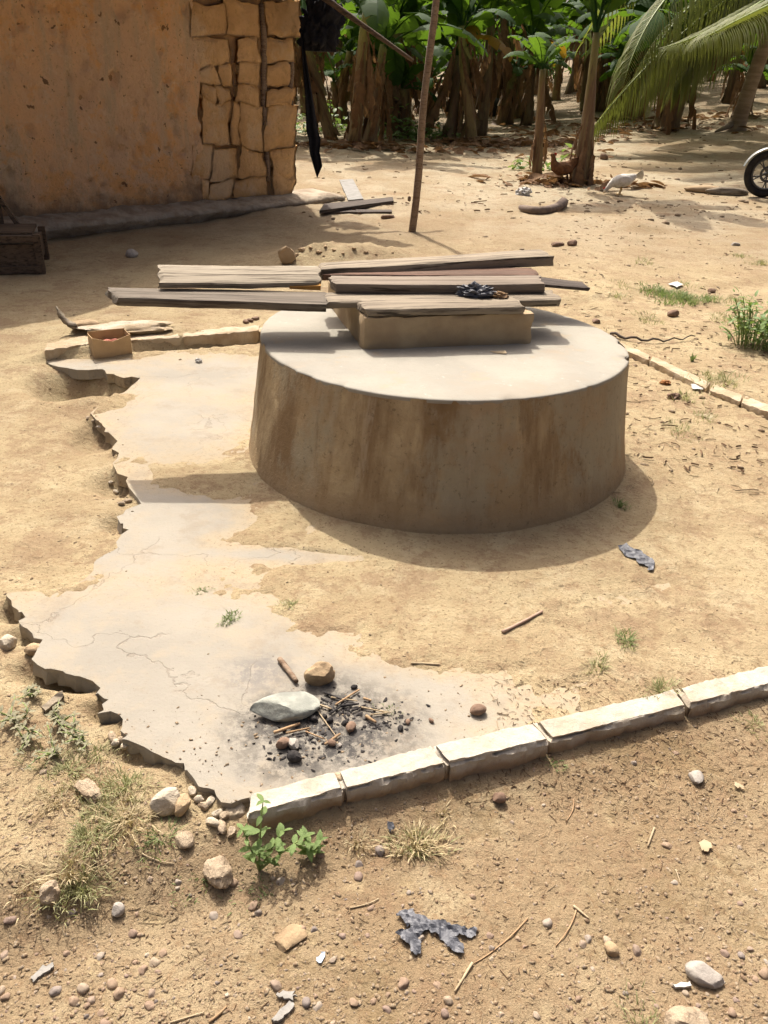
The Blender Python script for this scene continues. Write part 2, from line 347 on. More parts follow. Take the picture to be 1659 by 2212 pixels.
MT = dict(
    ground=mat_ground(), slab=mat_slab(), well=mat_well(), lid=mat_lid(), kerb=mat_kerb(), plaster=mat_plaster(), mud=mat_mud(), pebble=mat_pebble(),
    wood_grey=mat_wood('weathered_grey_wood', (.30, .252, .185), (.22, .182, .132), (.05, .038, .027)),
    wood_pale=mat_wood('bleached_wood', (.38, .33, .25), (.30, .258, .192), (.08, .06, .04)),
    wood_dark=mat_wood('dark_wet_wood', (.105, .085, .07), (.075, .06, .05), (.03, .024, .02)),
    wood_red=mat_wood('red_brown_wood', (.17, .095, .065), (.13, .085, .06), (.07, .04, .03)),
    wood_mid=mat_wood('planed_brown_grey_wood', (.25, .205, .158), (.205, .168, .128), (.08, .06, .045), .6),
    wood_pole=mat_wood('pole_wood', (.32, .24, .168), (.255, .185, .128), (.15, .095, .06)),
    wood_fresh=simple('fresh_orange_wood', (.52, .28, .08), (.44, .22, .06), 12),
    wood_old=mat_wood('old_furniture_wood', (.16, .115, .075), (.12, .085, .058), (.045, .032, .022)),
    collar=simple('collar_render', (.43, .33, .20), (.34, .25, .15), 7, .5, .008),
    plinth=simple('rough_plinth_cement', (.44, .375, .285), (.29, .23, .165), 5, .9, .05, bsc=18),
    mortar=simple('spilled_mortar', (.46, .41, .33), (.36, .28, .18), 6, .8, .02, bsc=24),
    clod=simple('dry_soil_clod', (.40, .295, .18), (.33, .235, .14), 8, .7, .012),
    limestone=simple('pale_limestone', (.385, .31, .22), (.29, .218, .145), 18, .9, .012, bsc=45),
    bluestone=simple('blue_green_stone', (.33, .34, .295), (.24, .25, .22), 26, .6, .006, bsc=60),
    tanstone=simple('tan_stone', (.37, .275, .165), (.26, .185, .11), 20, .6, .008, bsc=60),
    brownstone=simple('brown_stone', (.225, .15, .105), (.155, .10, .07), 30, .5, .005, bsc=90),
    greystone=simple('grey_stone', (.36, .33, .29), (.27, .24, .21), 30, .5, .005, bsc=90),
    char=simple('charcoal', (.022, .02, .02), (.045, .04, .038), 60, .6, .004, .8),
    twig=simple('dry_twig', (.44, .30, .17), (.33, .21, .12), 40, .4, .002, rnd=.5),
    straw=simple('dry_straw', (.45, .365, .24), (.36, .27, .165), 8, .2, .001, rnd=.25),
    plastic=simple('black_plastic_film', (.085, .09, .105), (.10, .105, .12), 6, .5, .003, .5, bsc=140, spec=.5),
    white=simple('white_litter', (.52, .51, .48), (.44, .43, .40), 20, .3, .002, .6),
    bluebit=simple('pale_blue_plastic', (.42, .50, .60), (.34, .40, .48), 20, .3, .002, .5),
    card=simple('cardboard', (.50, .355, .20), (.43, .30, .165), 9, .2, .002),
    redcloth=simple('faded_red_cloth', (.38, .14, .09), (.30, .11, .08), 20, .4, .004),
    cloth=simple('black_cloth', (.012, .013, .017), (.02, .02, .025), 30, .5, .006, .85),
    bark=simple('palm_bark', (.31, .25, .19), (.22, .17, .125), (2, 2, 14), .9, .02, bsc=(8, 8, 40)),
    tyre=simple('tyre_rubber', (.016, .015, .015), (.028, .025, .022), 15, .5, .004, .75),
    metal=simple('dark_metal', (.03, .03, .032), (.045, .043, .042), 30, .2, .002, .4, spec=.6),
    chrome=simple('grey_paint_metal', (.25, .27, .27), (.20, .22, .22), 20, .2, .002, .3, spec=.6),
    redpaint=simple('dull_red_paint', (.22, .02, .02), (.17, .02, .02), 20, .1, .002, .3, spec=.6),
    tin=simple('corrugated_rust_tin', (.22, .14, .10), (.30, .26, .23), 3, .2, .004, .6),
    hen=simple('brown_feathers', (.21, .10, .042), (.12, .06, .03), 30, .5, .006),
    when=simple('white_feathers', (.72, .69, .63), (.55, .52, .47), 25, .5, .006),
    comb=simple('red_comb', (.45, .05, .03), (.35, .04, .03), 30),
    beak=simple('beak_horn', (.50, .35, .14), (.40, .27, .10), 30),
    ban_green=mat_leaf('banana_leaf_green', (.026, .075, .016), (.020, .055, .018), (.16, .30, .02), 70, .75, .30, .5),
    ban_yel=mat_leaf('banana_leaf_yellow', (.34, .22, .03), (.28, .14, .02), (.40, .24, .02), 70),
    ban_dead=mat_leaf('banana_leaf_dead', (.29, .18, .10), (.17, .10, .058), (.24, .13, .05), 40, .9, .25, .6),
    palm=mat_leaf('palm_leaflet', (.12, .15, .045), (.17, .185, .075), (.25, .29, .04), 20, .38, .35),
    weed=mat_leaf('weed_leaf', (.15, .23, .075), (.22, .30, .11), (.22, .34, .06), 20, .5, .3),
    weed_dull=mat_leaf('dusty_weed_leaf', (.27, .265, .165), (.40, .37, .26), (.22, .22, .09), 20, .6, .3),
    grass=mat_leaf('grass_blade', (.34, .35, .17), (.46, .43, .25), (.30, .32, .12), 20, .6, .3),
    grass_dry=mat_leaf('dry_grass_blade', (.58, .49, .31), (.48, .40, .23), (.42, .34, .16), 20, .7, .25),
    grass_green=mat_leaf('green_grass_blade', (.19, .25, .10), (.26, .31, .14), (.22, .30, .08), 20, .6, .3),
    petiole=simple('green_petiole', (.24, .30, .10), (.17, .23, .07), 12, .2, .002, .5),
)
def mat_stem():
    k = NT('banana_stem', .7, .3)
    st = k.noise((14, 14, 1.2), 5, .6); z = k.sep()[2]
    c = k.mix(k.ramp(st, .4, .62), (.19, .115, .065), (.29, .22, .10))
    zz = k.math('ADD', z, k.math('MULTIPLY', k.math('SUBTRACT', k.noise((9, 9, 1.0), 4), .5), 1.6))
    c = k.mix(k.ramp(zz, .9, 2.0, 0, .8), c, (.20, .23, .06))
    c = k.mix(k.ramp(k.noise((30, 30, 3), 4, .6), .56, .70, 0, .8), c, (.07, .045, .03))
    c = k.mix(k.math('MULTIPLY', k.rand(), .6), c, (.075, .048, .03))
    k.col(c); k.bump(st, .6, .03); k.bump(k.noise((60, 60, 5), 4), .4, .01); return k.m
MT['stem'] = mat_stem()
MT['kerb_dusty'] = simple('dusty_kerb_concrete', (.46, .385, .28), (.36, .275, .175), 9, .8, .012, bsc=30)

# ================================================================== GROUND
A0 = gp(530, 1765, 0)[:2]; A1 = gp(1490, 1524, .02)[:2]; dk = (A1-A0)/np.linalg.norm(A1-A0); nf = np.array([dk[1], -dk[0]])     # near kerb, outer line
B0 = gp(1353, 756, .04)[:2]; B1 = gp(1659, 890, .04)[:2]; dr_ = (B1-B0)/np.linalg.norm(B1-B0); nr = np.array([-dr_[1], dr_[0]])
if nr[0] < 0: nr = -nr
K0 = gp(95, 757, .06)[:2]; K1 = gp(557, 713, .06)[:2]; db_ = (K1-K0)/np.linalg.norm(K1-K0); nb = np.array([-db_[1], db_[0]])
def isect(p, d, q, e):
    M = np.array([[d[0], -e[0]], [d[1], -e[1]]]); t = np.linalg.solve(M, q-p); return p + d*t[0]
CR = isect(A0 - nf*.07, dk, B0, dr_)           # inner right-hand corner by the near kerb
CB = isect(K0, db_, B0, dr_)                   # inner corner behind the well
EDGE = [(102,772),(104,785),(128,793),(150,796),(190,799),(222,797),(230,807),(250,810),(266,816),(285,813),(303,815),(290,828),(274,843),(255,852),(230,866),(195,892),
    (221,916),(228,925),(235,934),(254,953),(241,971),(257,978),(243,1000),(254,1023),(276,1030),(278,1052),(290,1067),(305,1087),(272,1100),(252,1115),(266,1130),(278,1144),
    (262,1154),(257,1162),(254,1183),(226,1198),(204,1214),(202,1232),(180,1254),(140,1266),(110,1273),(60,1277),(18,1280),(17,1290),(26,1309),(40,1322),(55,1333),(40,1340),(48,1353),
    (70,1368),(92,1381),(83,1394),(74,1416),(81,1436),(110,1445),(136,1450),(162,1460),(200,1471),(217,1486),(211,1497),(235,1511),(222,1526),(210,1541),(257,1543),(265,1559),(260,1578),(263,1596),
    (294,1605),(331,1625),(355,1636),(379,1647),(397,1647),(399,1662),(419,1681),(438,1701),(463,1706),(470,1722),(500,1735)]
poly = [gp(x, y, 0)[:2] for x, y in EDGE]
def rough_line(P, n_sub=2, amp=.007, seed=3):
    r = np.random.default_rng(seed); out = []
    for i in range(len(P)-1):
        for k in range(n_sub):
            q = P[i] + (P[i+1]-P[i])*(k/n_sub if not k else k/n_sub + r.uniform(-.3, .3)/n_sub)
            if k: q = q + r.normal(size=2)*amp*r.uniform(.1, 1.3)
            out.append(q)
    out.append(P[-1]); return out
poly = rough_line(poly)
poly += [A0 - nf*.05, CR, CB, gp(557, 745, 0)[:2], gp(300, 762, 0)[:2]]
POLY = np.array(poly)
def poly_sd(x, y):
    """signed distance to the slab outline, positive inside"""
    x = np.asarray(x, float); y = np.asarray(y, float); sh = x.shape; x = x.ravel(); y = y.ravel()
    d = np.full(x.shape, 1e9); ins = np.zeros(x.shape, bool); n = len(POLY)
    for i in range(n):
        a = POLY[i]; b = POLY[(i+1) % n]; e = b-a
        t = np.clip(((x-a[0])*e[0] + (y-a[1])*e[1])/(e@e+1e-12), 0, 1)
        d = np.minimum(d, np.hypot(x-a[0]-t*e[0], y-a[1]-t*e[1]))
        c = ((a[1] > y) != (b[1] > y)) & (x < (b[0]-a[0])*(y-a[1])/(b[1]-a[1]+1e-15) + a[0]); ins ^= c
    return np.where(ins, d, -d).reshape(sh)
BARE = [(290,1190,.22,.14),(330,1090,.26,.16),(400,900,.36,.50),(450,800,.42,.25),(310,1135,.17,.10),(400,1120,.20,.09),(230,1360,.42,.25),(420,1430,.30,.22),(470,1600,.30,.26),(720,1575,.46,.22),(860,1500,.16,.07),(600,1200,.24,.035),(250,1180,.10,.06),(140,790,.3,.1)]
BARE = [(*gp(a, b, 0)[:2], c, d) for a, b, c, d in BARE]
PITS = [(165,838,.20,.17,.16),(262,848,.10,.10,.10),(212,945,.10,.16,.075),(262,1050,.10,.10,.06),(262,1140,.07,.05,.04),(40,1325,.06,.05,.05),(70,1380,.06,.04,.04),(120,1462,.11,.045,.055),(170,1480,.08,.04,.04),(240,1548,.06,.03,.04),(320,1640,.09,.03,.03)]
PITS = [(*gp(a, b, -.04)[:2], c, d, e) for a, b, c, d, e in PITS]
MOUND = [(*gp(690, 562, .1)[:2], .50, .30, .13), (*gp(830, 560, .1)[:2], .45, .28, .09), (*gp(270, 705, .06)[:2], .35, .12, .05), (*gp(210, 880, -.05)[:2], .14, .08, .03)]
def gz(x, y, fine=True):
    x = np.asarray(x, float); y = np.asarray(y, float)
    df = (x-A0[0])*nf[0] + (y-A0[1])*nf[1]; dr = (x-B0[0])*nr[0] + (y-B0[1])*nr[1]; db = (x-K0[0])*nb[0] + (y-K0[1])*nb[1]
    out = -.024 + .010*fbm2(x, y, 3.1, 3, 15)
    out = out + .05*ss(.2, 1.6, y-3.2-.0*x)*ss(-1.0, -2.2, x)
    sd = poly_sd(x, y) if x.size else x
    m = np.ones_like(x)
    for bx, by, rx, ry in BARE: m = m - np.exp(-((x-bx)/rx)**2 - ((y-by)/ry)**2)*1.0
    nz = fbm2(x, y, 2.6, 5, 11)
    soil = -.014 + .024*ss(.10, .95, m + 1.3*nz + .75*fbm2(x, y, 12, 5, 12, .7)) + .005*fbm2(x, y, 5, 3, 41)
    z = np.where(sd > -.0, soil, out)
    z = z + (out-z)*ss(.0, -.03, sd)*0
    wf = ss(-.06, .0, df); zf = -.086 + .050*np.clip((x+.35)/1.15, 0, 1.25) + .012*fbm2(x, y, 2.5, 3, 5)
    # left of the kerb end the front level runs on into the eroded bank
    z = z + (zf-z)*wf*np.where(sd > 0, 1, ss(-.06, .15, df))
    z = z + (.032-z)*ss(-.005, .05, dr)*(1-wf)
    z = z + (.05-z)*ss(-.005, .05, db)*(1-wf)*ss(-2.05, -1.75, x)
    for px, py, rx, ry, dp in PITS:
        z = z - dp*np.exp(-(((x-px)/rx)**2 + ((y-py)/ry)**2)**1.6)
    for px, py, rx, ry, dp in MOUND:
        z = z + dp*np.exp(-(((x-px)/rx)**2 + ((y-py)/ry)**2))*(1+1.2*fbm2(x, y, 5, 4, 9))
    t = np.maximum(0, y-5.5)
    z = z + .022*t + .0085*np.clip(x-2, 0, 14)*np.clip(y-11, 0, 16)
    if fine:
        far = ss(4.5, 9, y)
        loose = np.where(sd > 0, .45, 1.0)
        z = z + loose*(.016*fbm2(x, y, 7, 5, 21, .6) + .008*fbm2(x, y, 30, 3, 31, .6)) + far*.09*fbm2(x, y, .9, 4, 51) + far*.05*fbm2(x, y, 4, 3, 61)
    return z
def sz_exact(x, y):
    x = np.atleast_1d(np.asarray(x, float)); y = np.atleast_1d(np.asarray(y, float))
    z = gz(x, y); s = poly_sd(x, y); return np.where(s > 0, np.maximum(z, 0), z)
def sz(x, y):
    """height of the walking surface, read off the finished ground sheet"""
    x = np.atleast_1d(np.asarray(x, float)); y = np.atleast_1d(np.asarray(y, float))
    i = np.clip(np.searchsorted(xs, x)-1, 0, len(xs)-2); j = np.clip(np.searchsorted(ys, y)-1, 0, len(ys)-2)
    u = np.clip((x-xs[i])/(xs[i+1]-xs[i]), 0, 1); v = np.clip((y-ys[j])/(ys[j+1]-ys[j]), 0, 1)
    L = lambda A: A[j, i]*(1-u)*(1-v) + A[j, i+1]*u*(1-v) + A[j+1, i]*(1-u)*v + A[j+1, i+1]*u*v
    return np.where(L(SDG) > 0, np.maximum(L(ZG), 0), L(ZG))
def sdq(x, y):
    x = np.atleast_1d(np.asarray(x, float)); y = np.atleast_1d(np.asarray(y, float))
    return SDG[np.clip(np.searchsorted(ys, y), 0, len(ys)-1), np.clip(np.searchsorted(xs, x), 0, len(xs)-1)]
def gg(px, py, zoff=0):
    """where the line of sight through a picture point meets the ground"""
    d = ray(px, py); ts = np.concatenate([np.linspace(.6, 8, 500), np.linspace(8.02, 60, 900)]); P = np.array([0, 0, CAM_H]) + ts[:, None]*d
    h = P[:, 2] - sz(P[:, 0], P[:, 1]) - zoff; i = np.argmax(h < 0)
    if h[i] >= 0: return P[-1]
    a, b = ts[max(i-1, 0)], ts[i]; ha, hb = h[max(i-1, 0)], h[i]; t = a + (b-a)*ha/(ha-hb+1e-12)
    q = np.array([0, 0, CAM_H]) + t*d; return q

def axis(segs, growth, lim):
    out = [segs[0][0]]
    for a, b, st in segs: 
        while out[-1] < b - 1e-6: out.append(out[-1]+st)
    st = segs[-1][2]
    while out[-1] < lim: st *= growth; out.append(out[-1]+st)
    return np.array(out)
xp = axis([(0, 1.3, .013), (1.3, 2.2, .025)], 1.10, 90); xs = np.concatenate([-xp[:0:-1], xp])
ys = axis([(-3, .6, .2), (.6, 2.3, .013), (2.3, 5.2, .024)], 1.035, 120)
gx, gy = np.meshgrid(xs, ys); Z = gz(gx.ravel(), gy.ravel())
ZG = Z.reshape(gx.shape); SDG = poly_sd(gx.ravel(), gy.ravel()).reshape(gx.shape)
gv = np.stack([gx.ravel(), gy.ravel(), Z], 1)
g = put('ground', mesh_data('ground', gv, grid_faces(len(xs), len(ys)), MT['ground'], True)); tag(g, 'sunlit bare dirt yard', None, None, 'structure')
X, Y = gx.ravel(), gy.ravel(); lf = (X-A0[0])*nf[0]+(Y-A0[1])*nf[1]
apr = ss(.03, -.03, lf)*(.75+.9*fbm2(X, Y, 1.5, 4, 81))*ss(9, 6, Y); far_ = ss(6.0, 11, Y + 2.5*fbm2(X, Y, .5, 3, 82))
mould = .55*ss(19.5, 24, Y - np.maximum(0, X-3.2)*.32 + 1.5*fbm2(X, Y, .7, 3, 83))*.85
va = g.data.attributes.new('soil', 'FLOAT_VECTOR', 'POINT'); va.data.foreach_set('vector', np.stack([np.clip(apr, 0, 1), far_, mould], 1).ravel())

# ================================================================== CONCRETE APRON
from mathutils.geometry import delaunay_2d_cdt
st = .03; bx = np.arange(POLY[:, 0].min(), POLY[:, 0].max(), st); by = np.arange(POLY[:, 1].min(), POLY[:, 1].max(), st)
PX, PY = np.meshgrid(bx, by); PX = (PX + rng.uniform(-.008, .008, PX.shape)).ravel(); PY = (PY + rng.uniform(-.008, .008, PY.shape)).ravel()
keep = poly_sd(PX, PY) > .012
pts2 = [Vector(p) for p in POLY] + [Vector((a, b)) for a, b in zip(PX[keep], PY[keep])]
nb_ = len(POLY); res = delaunay_2d_cdt(pts2, [(i, (i+1) % nb_) for i in range(nb_)], [], 1, 1e-6)
v2 = np.array([v[:] for v in res[0]]); f2 = [tuple(f) for f in res[2]]
top = np.concatenate([v2, (.006*fbm2(v2[:, 0], v2[:, 1], 3, 4, 71) + .003*fbm2(v2[:, 0], v2[:, 1], 14, 3, 72))[:, None]], 1)
# boundary loop order
from collections import defaultdict
cnt = defaultdict(int)
for f in f2:
    for i in range(3): cnt[(f[i], f[(i+1) % 3])] += 1
bedges = [e for e in cnt if (e[1], e[0]) not in cnt]
sdv = None
bot = top.copy(); bot[:, 2] = -.052 + .010*fbm2(v2[:, 0], v2[:, 1], 9, 3, 73)
bset = sorted({i for e in bedges for i in e}); midm = {b: len(top)+k for k, b in enumerate(bset)}; botm = {b: len(top)+len(bset)+k for k, b in enumerate(bset)}
cen = np.array([.2, 3.0])
mid_v = top[bset].copy(); mid_v[:, 2] = -.014; out_d = cen - mid_v[:, :2]; out_d /= np.linalg.norm(out_d, axis=1)[:, None]
mid_v[:, :2] += out_d*(-.003 + .008*rng.random((len(bset), 1)))
bot_v = bot[bset].copy(); bot_v[:, :2] += out_d*(-.008+.018*rng.random((len(bset), 1)))
allv = np.concatenate([top, mid_v, bot_v]); fs = list(f2)
for a, b in bedges:
    fs.append((b, a, midm[a], midm[b])); fs.append((midm[b], midm[a], botm[a], botm[b]))
slab = put('concrete_apron', mesh_data('concrete_apron', allv, fs, MT['slab'], False))
me = slab.data; flag = [p.normal.z > .6 for p in me.polygons]; me.polygons.foreach_set('use_smooth', flag); SLAB_SHARP = True
mm_ = np.ones(len(allv))
for bx_, by_, rx_, ry_ in BARE: mm_ -= np.exp(-((allv[:, 0]-bx_)/rx_)**2 - ((allv[:, 1]-by_)/ry_)**2)
va = me.attributes.new('dust', 'FLOAT', 'POINT'); va.data.foreach_set('value', np.clip(mm_*.85 + .5*fbm2(allv[:, 0], allv[:, 1], 2.6, 5, 11), 0, 1.3))
tag(slab, 'cracked pale concrete apron with broken left edge around the well', 'concrete apron')

# ------------------------------------------------------------------ blocks given by the four corners of their top
def block(name, quad, ztop, zbot, mat, parent, seed, n=(14, 4, 5), chip=.010, taper=0, rough=.004, zs=None):
    c = [gp(x, y, ztop) if not hasattr(x, '__len__') else x for x, y in quad] if len(quad[0]) == 2 else [np.array(q, float) for q in quad]
    fl, fr, br, bl = c; V, Fc = slabbox(*n); u = V[:, 0]+.5; v = V[:, 1]+.5; w = V[:, 2]+.5
    P = (fl*((1-u)*(1-v))[:, None] + fr*(u*(1-v))[:, None] + br*(u*v)[:, None] + bl*((1-u)*v)[:, None])
    P[:, 2] = zbot + (P[:, 2]-zbot)*w
    edge = ((np.abs(V[:, 0]) > .499).astype(int) + (np.abs(V[:, 1]) > .499) + (V[:, 2] > .499))
    ax = (fr-fl)/np.linalg.norm(fr-fl); ay = (bl-fl)/np.linalg.norm(bl-fl)
    d = -(ax*(np.sign(V[:, 0])*(np.abs(V[:, 0]) > .499))[:, None] + ay*(np.sign(V[:, 1])*(np.abs(V[:, 1]) > .499))[:, None] + np.array([0, 0, 1.])*(V[:, 2] > .499)[:, None])
    d /= np.linalg.norm(d, axis=1)[:, None]+1e-9
    nz = fbm(P*30+seed*7.7, 4, seed, .65) + .5; big = fbm(P*9+seed*3.3, 3, seed+9)
    P = P + d*(np.where(edge >= 2, chip*(.28 + 2.4*np.clip(nz-.40, 0, 1) + 3.4*np.clip(big-.04, 0, 1)), 0))[:, None]
    side = (V[:, 2] < .499)
    P = P + np.where(side[:, None], d*[1, 1, 0], np.array([0, 0, -1.]))*(rough*np.where(side, 3.2, 1.6)*(nz-.5)*2)[:, None]
    return obj(name, P, Fc, mat, parent, True)
def autosmooth(o, ang=35):
    me = o.data; bm = bmesh.new(); bm.from_mesh(me); a = math.radians(ang)
    for e in bm.edges:
        if len(e.link_faces) == 2 and e.calc_face_angle() > a: e.smooth = False
    bm.to_mesh(me); bm.free()

autosmooth(slab, 38)
kb = thing('kerb', 'whitish broken kerb of concrete blocks crossing the foreground', 'kerb', (*A0, 0))
NK = [[(533,1763),(742,1705),(724,1664),(540,1712)], [(747,1705),(966,1650),(930,1607),(729,1663)], [(970,1650),(1188,1599),(1150,1558),(934,1606)],
      [(1192,1597),(1487,1526),(1456,1486),(1156,1557)], [(1491,1522),(1680,1476),(1668,1432),(1466,1482)]]
for i, q in enumerate(NK): autosmooth(block('kerb_block', q, .018+.004*(i % 3), -.13, MT['kerb'], kb, i+1, (52, 10, 12), .016), 24)
for (ax_, ay_), (bx_, by_) in [((744, 1706), (726, 1663)), ((968, 1651), (932, 1606)), ((1190, 1599), (1153, 1557)), ((1489, 1525), (1461, 1484))]:
    p_, q_ = gp(ax_, ay_, .01), gp(bx_, by_, .01); dv_ = (q_-p_); u_ = dk*.006; w_ = lambda p, s: np.array([p[0]+s*u_[0], p[1]+s*u_[1], .008])
    autosmooth(block('mortar_joint', [w_(p_+dv_*.06, -1), w_(p_+dv_*.06, 1), w_(q_-dv_*.06, 1), w_(q_-dv_*.06, -1)], .008, -.11, MT['kerb'], kb, int(ax_), (4, 10, 6), .004), 24)
e0 = gp(1690, 1474, .02)[:2]; L = .3
for i in range(4):
    a = e0 + dk*(i*(L+.012)); b = a + dk*L; z3 = lambda p: np.array([p[0], p[1], .02])
    if (b - CR) @ dk > .12: break
    autosmooth(block('kerb_block', [z3(a), z3(b), z3(b-nf*.075), z3(a-nf*.075)], .02, -.13, MT['kerb'], kb, i+11, (52, 10, 12), .016), 24)
# crumbled mortar between the first two blocks
V, Fc = rockV((.020, .026, .045), 5, 4, 12, .3); mq = gp(736, 1684, 0); obj('mortar_joint', V + np.array([mq[0], mq[1], -.03]), Fc, MT['mortar'], kb, True)
V, Fc = rockV((.026, .035, .04), 8, 4, 12, .35); mq = gp(508, 1742, -.02); obj('mortar_joint', V + np.array([mq[0], mq[1], -.045]), Fc, MT['mortar'], kb, True)

kb2 = thing('kerb', 'narrow pale kerb running from behind the well to the right edge', 'kerb', (*B0, 0))
RK = [[(1322,745),(1402,777),(1407,766),(1326,731)], [(1405,778),(1526,838),(1536,825),(1409,767)], [(1533,842),(1600,867),(1606,852),(1541,827)], [(1602,868),(1700,905),(1702,890),(1608,853)]]
for i, q in enumerate(RK): autosmooth(block('kerb_block', q, .036, -.08, MT['kerb_dusty'], kb2, i+21, (30, 6, 7), .008), 26)
e0 = gp(1704, 907, .045)[:2]
for i in range(6):
    a = e0 + dr_*i*.36; b = a + dr_*.35
    if (b-CR) @ dr_ > .1: break
    autosmooth(block('kerb_block', [z3(b), z3(a), z3(a+nr*.06), z3(b+nr*.06)], .02, -.08, MT['kerb_dusty'], kb2, i+31, (20, 4, 6), .01), 40)
kb3 = thing('kerb', 'low soil-backed kerb left of the well behind the cardboard box', 'kerb', (*K0, 0))
for i, q in enumerate([[(95,757),(203,739),(198,722),(98,740)], [(206,739),(390,727),(390,714),(204,722)], [(392,727),(559,713),(562,701),(392,714)]]):
    autosmooth(block('kerb_block', q, .06, -.10, MT['kerb_dusty'], kb3, i+41, (30, 6, 7), .009), 26)
a = gp(560, 713, .06)[:2]
for i in range(5):
    p = a + db_*i*.38; q = p + db_*.37; zz3 = lambda p: np.array([p[0], p[1], .05])
    autosmooth(block('kerb_block', [zz3(p), zz3(q), zz3(q+nb*.09), zz3(p+nb*.09)], .05, -.1, MT['kerb_dusty'], kb3, i+51, (18, 4, 5), .01), 40)

# ================================================================== WELL
WH = .473
well = thing('well', 'round concrete well with flared stained sides and pale flat top', 'well', (.195, 3.25, 0))
def rim(th): return .749 + .0004*np.cos(th) + .0108*np.sin(th) + .0005*np.cos(2*th) - .0115*np.sin(2*th) + .0138*np.cos(3*th) + .0028*np.sin(3*th)
def foot(th): return .815 + .012*np.cos(th) - .020*np.sin(th) + .008*np.cos(3*th)
n = 220; th = np.arange(n)/n*2*np.pi; rows = []
zz = np.concatenate([np.linspace(-.06, WH-.03, 26), [WH-.012, WH-.004]])
for z in zz:
    t = np.clip(z/WH, 0, 1); r = foot(th)*(1-t**.85) + rim(th)*t**.85
    P = np.stack([np.cos(th)*r + .195 - .004*(1-t), np.sin(th)*r + 3.25, np.full(n, z)], 1)
    dn = .016*fbm(P*3, 4, 3) + .007*fbm(P*14, 4, 4); P[:, :2] += (np.stack([np.cos(th), np.sin(th)], 1))*dn[:, None]; rows.append(P)
V = np.concatenate(rows); Fc = [(i*n+k, i*n+(k+1) % n, (i+1)*n+(k+1) % n, (i+1)*n+k) for i in range(len(zz)-1) for k in range(n)]
obj('well_wall', V, Fc, MT['well'], well, True)
CHIPS = [(math.atan2(*(gp(px, py, WH)[:2]-np.array([.195, 3.25]))[::-1]) % (2*math.pi), w_) for px, py, w_ in ((733, 833, .020), (905, 861, .014), (1262, 828, .010), (640, 797, .008))]
rows = []; prof = [(1.0, -.014), (1.0, -.006), (.999, -.002), (.995, 0), (.98, .001), (.93, .002)] + [(a, .002) for a in (.86, .76, .64, .5, .34, .17)]
for j, (s, dz) in enumerate(prof):
    r = rim(th)*s + (.003 if j < 3 else 0)
    P = np.stack([np.cos(th)*r+.195, np.sin(th)*r+3.25, np.full(n, WH+dz)], 1)
    if j < 5:
        e = fbm(P*np.array([14, 14, 0]) + 3, 4, 8); chip = np.clip(e-.15, 0, 1)*.12 + sum(.016*np.exp(-((th-t0)/wd0)**2) for t0, wd0 in CHIPS) + .006*fbm(P*np.array([60, 60, 0]), 2, 9)
        P[:, :2] -= np.stack([np.cos(th), np.sin(th)], 1)*chip[:, None]; P[:, 2] -= (chip*.25 if j < 4 else 0)
    else: P[:, 2] += .004*fbm(P*np.array([4, 4, 0]), 4, 12)
    rows.append(P)
V = np.concatenate(rows+[np.array([[.195, 3.25, WH+.002]])]); Fc = [(i*n+k, i*n+(k+1) % n, (i+1)*n+(k+1) % n, (i+1)*n+k) for i in range(len(prof)-1) for k in range(n)]
c0 = len(V)-1; Fc += [((len(prof)-1)*n+k, (len(prof)-1)*n+(k+1) % n, c0) for k in range(n)]
obj('well_lid', V, Fc, MT['lid'], well, True)
# square collar round the mouth
CT = .600; cf = gp(785, 755, WH+.003)[:2]; cr_ = gp(1147, 741, WH+.003)[:2]; cd = (cr_-cf)/np.linalg.norm(cr_-cf); cn = np.array([-cd[1], cd[0]]); CW = np.linalg.norm(cr_-cf); CD = .70
def colw(a, b, c, d, seed):
    q = [np.array([*(cf + cd*x + cn*y), CT]) for x, y in (a, b, c, d)]
    o = block('collar_wall', q, CT, WH-.01, MT['collar'], well, seed, (26, 5, 8), .007); autosmooth(o, 40)
tk = .09
colw((0, 0), (CW, 0), (CW, tk), (0, tk), 61); colw((0, CD-tk), (CW, CD-tk), (CW, CD), (0, CD), 62)
colw((.003, tk+.001), (tk, tk+.001), (tk, CD-tk-.001), (.003, CD-tk-.001), 63); colw((CW-tk, tk+.001), (CW-.003, tk+.001), (CW-.003, CD-tk-.001), (CW-tk, CD-tk-.001), 64)

